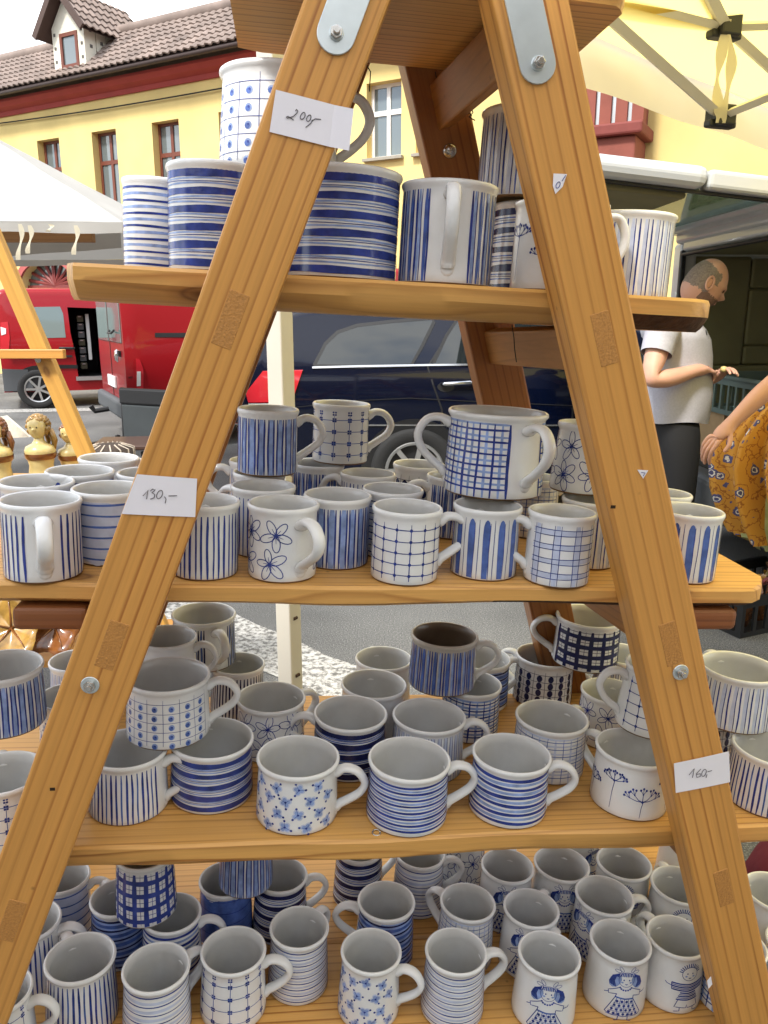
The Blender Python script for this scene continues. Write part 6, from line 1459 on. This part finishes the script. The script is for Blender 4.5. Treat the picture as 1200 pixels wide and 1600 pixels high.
# ---- woman in an orange flowered dress, bending in from the right
WY = 2.8; wo_ = at_y(1250, 800, WY); wo_ = Vector((wo_.x, WY, 0)); wm = empty('person', Matrix.Translation(wo_)); tag(wm, 'person in an orange flowered dress leaning in with one bare arm hanging', 'person')
K = lambda u, v, dy=0: at_y(u, v, WY + dy) - wo_
n2 = {'pelvis': (K(1262, 700, .12), (.12, .10)), 'waist': (K(1262, 640, .12), .10), 'chest': (K(1285, 585, .12), (.12, .10)), 'neck': (K(1300, 520, .12), .05), 'skull': (K(1305, 480, .12), .055),
 'Nsh': (K(1268, 548, .0), .05), 'Nel': (K(1222, 588, -.10), .036), 'Nfa': (K(1185, 620, -.10), .035), 'Nwrist': (K(1142, 662, -.10), .023), 'Fsh': (K(1300, 548, .25), .05), 'Fel': (K(1330, 620, .28), .04), 'Fwr': (K(1300, 680, .2), .028)}
e3 = [('pelvis', 'waist'), ('waist', 'chest'), ('chest', 'neck'), ('neck', 'skull'), ('chest', 'Nsh'), ('Nsh', 'Nel'), ('Nel', 'Nfa'), ('Nfa', 'Nwrist'), ('chest', 'Fsh'), ('Fsh', 'Fel'), ('Fel', 'Fwr')]
px_ = n2['pelvis'][0]
for s_, sg in (('A', -1), ('B', 1)):
    n2[s_ + 'hip'] = (Vector((px_.x + .12, px_.y + sg * .085, px_.z - .08)), .08); n2[s_ + 'kn'] = (Vector((px_.x + .18, px_.y + sg * .10, .47)), .052); n2[s_ + 'an'] = (Vector((px_.x + .22, px_.y + sg * .10, .08)), .036); n2[s_ + 'to'] = (Vector((px_.x + .08, px_.y + sg * .11, .035)), .03)
    e3 += [('pelvis', s_ + 'hip'), (s_ + 'hip', s_ + 'kn'), (s_ + 'kn', s_ + 'an'), (s_ + 'an', s_ + 'to')]
hand_nodes(n2, e3, n2['Nwrist'][0], K(1108, 694, -.10), Vector((-.5, -.6, .6)), 'N', curl=.9, fr=.0078, spread=.014)
skin_obj('body', n2, e3, 'pelvis', skin2, wm)
hw2 = K(1318, 452, .12); head(wm, Matrix.Translation(hw2) @ Matrix.Rotation(R(180), 4, 'Z') @ Matrix.Rotation(R(20), 4, 'Y') @ Matrix.Scale(.95, 4), 1, skin2, mat('brown hair', (.06, .03, .015), .6), skin2)
def floral():
    m = mat('orange flowered cotton', (.40, .17, .02), .85); t = m.node_tree; p = t.nodes['Principled BSDF']; N = t.nodes.new; L = t.links.new; tc = N('ShaderNodeTexCoord')
    v = N('ShaderNodeTexVoronoi'); v.inputs['Scale'].default_value = 19; v.inputs['Randomness'].default_value = .9; L(tc.outputs['Object'], v.inputs['Vector']); nz = N('ShaderNodeTexNoise'); nz.inputs['Scale'].default_value = 70; L(tc.outputs['Object'], nz.inputs['Vector'])
    ma = N('ShaderNodeMath'); ma.operation = 'MULTIPLY_ADD'; ma.inputs[1].default_value = .42; L(nz.outputs[0], ma.inputs[0]); L(v.outputs['Distance'], ma.inputs[2])
    r = N('ShaderNodeValToRGB'); e = r.color_ramp.elements; r.color_ramp.interpolation = 'CONSTANT'; e[0].position = 0; e[0].color = (.06, .06, .13, 1); e[1].position = .36; e[1].color = (.62, .58, .52, 1)
    for pos, col in ((.44, (.07, .07, .16, 1)), (.56, (.50, .235, .03, 1)), (.80, (.28, .10, .015, 1)), (.86, (.50, .235, .03, 1))): k = e.new(pos); k.color = col
    L(ma.outputs[0], r.inputs[0]); L(r.outputs[0], p.inputs['Base Color']); return m
def skirt(name, rows, m, fold, amp, n=96):
    b = MB()
    for i, (u, v, w_) in enumerate(rows):
        c = K(u, v, .10); r_ = w_ / FPX * 2.85; t = i / (len(rows) - 1)
        for j in range(n): a = 2 * math.pi * j / n; q = r_ * (1 + amp * t ** .5 * (math.sin(fold * a + .6 * math.sin(3 * a) + .5 * t) + .4 * math.sin(fold * 2.3 * a + 1))); b.v.append((c.x + q * math.cos(a), c.y + q * math.sin(a) * .8, c.z + (.03 * math.sin(2 * a + 1) + .02 * math.sin(5 * a)) * t))
    for i in range(len(rows) - 1):
        for j in range(n): b.f.append((i*n+j, i*n+(j+1)%n, (i+1)*n+(j+1)%n, (i+1)*n+j)); b.m.append(0)
    return b.build(name, m, wm, smooth=True)
fl = floral(); skirt('dress', [(1272, 570, 60), (1270, 620, 66), (1258, 650, 84), (1248, 690, 102), (1246, 730, 110), (1250, 775, 110), (1258, 815, 106), (1266, 848, 98)], fl, 13, .26, 150)
skirt('petticoat', [(1258, 760, 92), (1258, 820, 98), (1262, 858, 92)], mat('pale green satin', (.32, .33, .12), .35, var=.3, vscale=20), 7, .1)
skirt('bodice', [(1300, 505, 42), (1292, 545, 58), (1268, 572, 63)], fl, 5, .02)
# ================================================================== things on the ground at the right
g = at_z(1188, 985, 0); bc = crate(g.x + .06, g.y + .22, 0, .62, .42, .17, mat('black crate plastic', (.012, .012, .012), .5), 'low black lattice crate of ceramic flowers on the asphalt', R(24)); bc.name = 'flower_crate'
pinkm = mat('pink glaze', (.55, .22, .27), .3, var=.3, vscale=40, coat=.5)
for i, (du, dx, dy, m_, nm) in enumerate(((0, -.20, -.10, brg, 'brown ceramic bowl at the corner of the black crate'), (0, -.06, -.08, pinkm, 'pink ceramic rose in the black crate beside the bowl'), (0, .06, -.04, cream, 'cream ceramic flower in the middle of the black crate'), (0, -.10, .06, gold, 'honey coloured ceramic flower at the back of the black crate'), (0, .18, .05, pinkm, 'pink ceramic flower far from the bowl in the black crate'))):
    rr = random.Random(i); root = empty('ceramic_bowl' if i == 0 else 'ceramic_flower', bc.matrix_world @ Matrix.Translation((dx, dy, .012))); bpy.context.view_layer.update()
    if i == 0:
        b = MB(); b.lathe([(.0005, 0), (.04, 0), (.06, .10), (.065, .20), (.060, .20), (.05, .10), (.0005, .02)], 24); b.build('bowl', m_, root, smooth=True)
    else:
        b = MB(); b.lathe([(.0005, 0), (.035, 0), (.02, .10), (.012, .16), (.0005, .16)], 14); b.build('stem', brg, root, smooth=True)
        for k in range(8):
            a = k * 2.4; b = MB(); t_ = .35 + .09 * k; L_ = .055
            for q in range(4):
                for s_ in (-1, 0, 1): l = L_ * q / 3; b.v.append((l * math.sin(t_) * math.cos(a) - s_ * .022 * math.sin(q * .95) * math.sin(a), l * math.sin(t_) * math.sin(a) + s_ * .022 * math.sin(q * .95) * math.cos(a), .16 + l * math.cos(t_) + .006 * abs(s_)))
            b.v += [(x, y, z - .004) for x, y, z in b.v]
            for q in range(3):
                for s_ in range(2): c0 = q * 3 + s_; b.f += [(c0, c0 + 1, c0 + 4, c0 + 3), (c0 + 12, c0 + 15, c0 + 16, c0 + 13)]; b.m += [0, 0]
            b.build('petal', m_ if k % 3 else gold, root, smooth=True)
    tag(root, nm, 'bowl' if i == 0 else 'flower')
g = at_z(1262, 1440, 0); bag = empty('cloth_bag', Matrix.Translation((g.x, g.y, 0))); b = MB(); nz_, nn = 12, 28
for i in range(nz_ + 1):
    t = i / nz_; r_ = .155 * (math.sin(math.pi * min(1, .18 + t * .72)) ** .6) * (1 - .55 * t ** 3)
    for j in range(nn): a = 2 * math.pi * j / nn; q = r_ * (1 + .10 * noise.noise((math.cos(a) * 2, math.sin(a) * 2, t * 4)) + .04 * math.sin(7 * a + t * 5)); b.v.append((q * math.cos(a), q * math.sin(a) * .8, .004 + t * .26))
for i in range(nz_):
    for j in range(nn): b.f.append((i*nn+j, i*nn+(j+1)%nn, (i+1)*nn+(j+1)%nn, (i+1)*nn+j)); b.m.append(0)
b.f += [tuple(reversed(range(nn))), tuple(nz_*nn + j for j in range(nn))]; b.m += [0, 0]; b.build('sack', mat('dark red cloth', (.10, .006, .012), .9, bump=.5, bscale=30), bag, smooth=True)
b = MB(); b.tube([(-.06, 0, .255), (-.05, 0, .31), (.05, 0, .31), (.06, 0, .255)], .008, 8); b.build('strap', mat('dark red strap', (.07, .005, .01), .8), bag, smooth=True); tag(bag, 'dark red cloth bag standing on the asphalt right of the ladder', 'bag')

# ---- added parasol out of view above the viewer, put there to shade the ladder
pr_ = empty('added_shade_parasol', Matrix.Translation((-1.2, -.42, 0))); tag(pr_, 'added unseen square off-white parasol behind the viewer that shades the mugs', 'parasol')
pc = [Vector((1.6, 1.04, 2.2)), Vector((-1.5, 1.04, 2.2)), Vector((-1.5, -1.5, 2.2)), Vector((1.6, -1.5, 2.2))]; b = MB()
for i in range(4): sheet(b, pc[i], pc[(i + 1) % 4], Vector((0, 0, 2.75)), None, 8, .03)
b.build('canopy', cloth('off-white parasol cloth', (.81, .81, .80), .65), pr_, smooth=True)
b = MB(); b.tube([(0, 0, .05), (0, 0, 2.74)], .025, 10); b.build('pole', pine2, pr_); b = MB(); b.lathe([(.001, .10), (.06, .10), (.28, .05), (.30, 0), (.001, 0)], 24); b.build('foot', greyb, pr_)
for c in pc: b = MB(); b.tube([(0, 0, 2.70), c - Vector((0, 0, .03))], .012, 6); b.build('rib', pine2, pr_)

# small wire ring lying on the board
b = MB(); rg = us(588, 1302, 2, Z3) ; b.tube([(rg.x + .0055 * math.cos(a), rg.y + .0055 * math.sin(a), Z3 + .0012 + .001 * math.sin(a)) for a in [i * math.pi / 8 for i in range(17)]], .001, 6)
rgo = empty('metal_ring', TS @ Matrix.Translation((rg.x, rg.y, Z3))); b.xf(Matrix.Translation((-rg.x, -rg.y, -Z3))); b.build('ring', M['steel'], rgo, smooth=True); tag(rgo, 'tiny metal ring lying on the board before the brushed cup', 'ring')
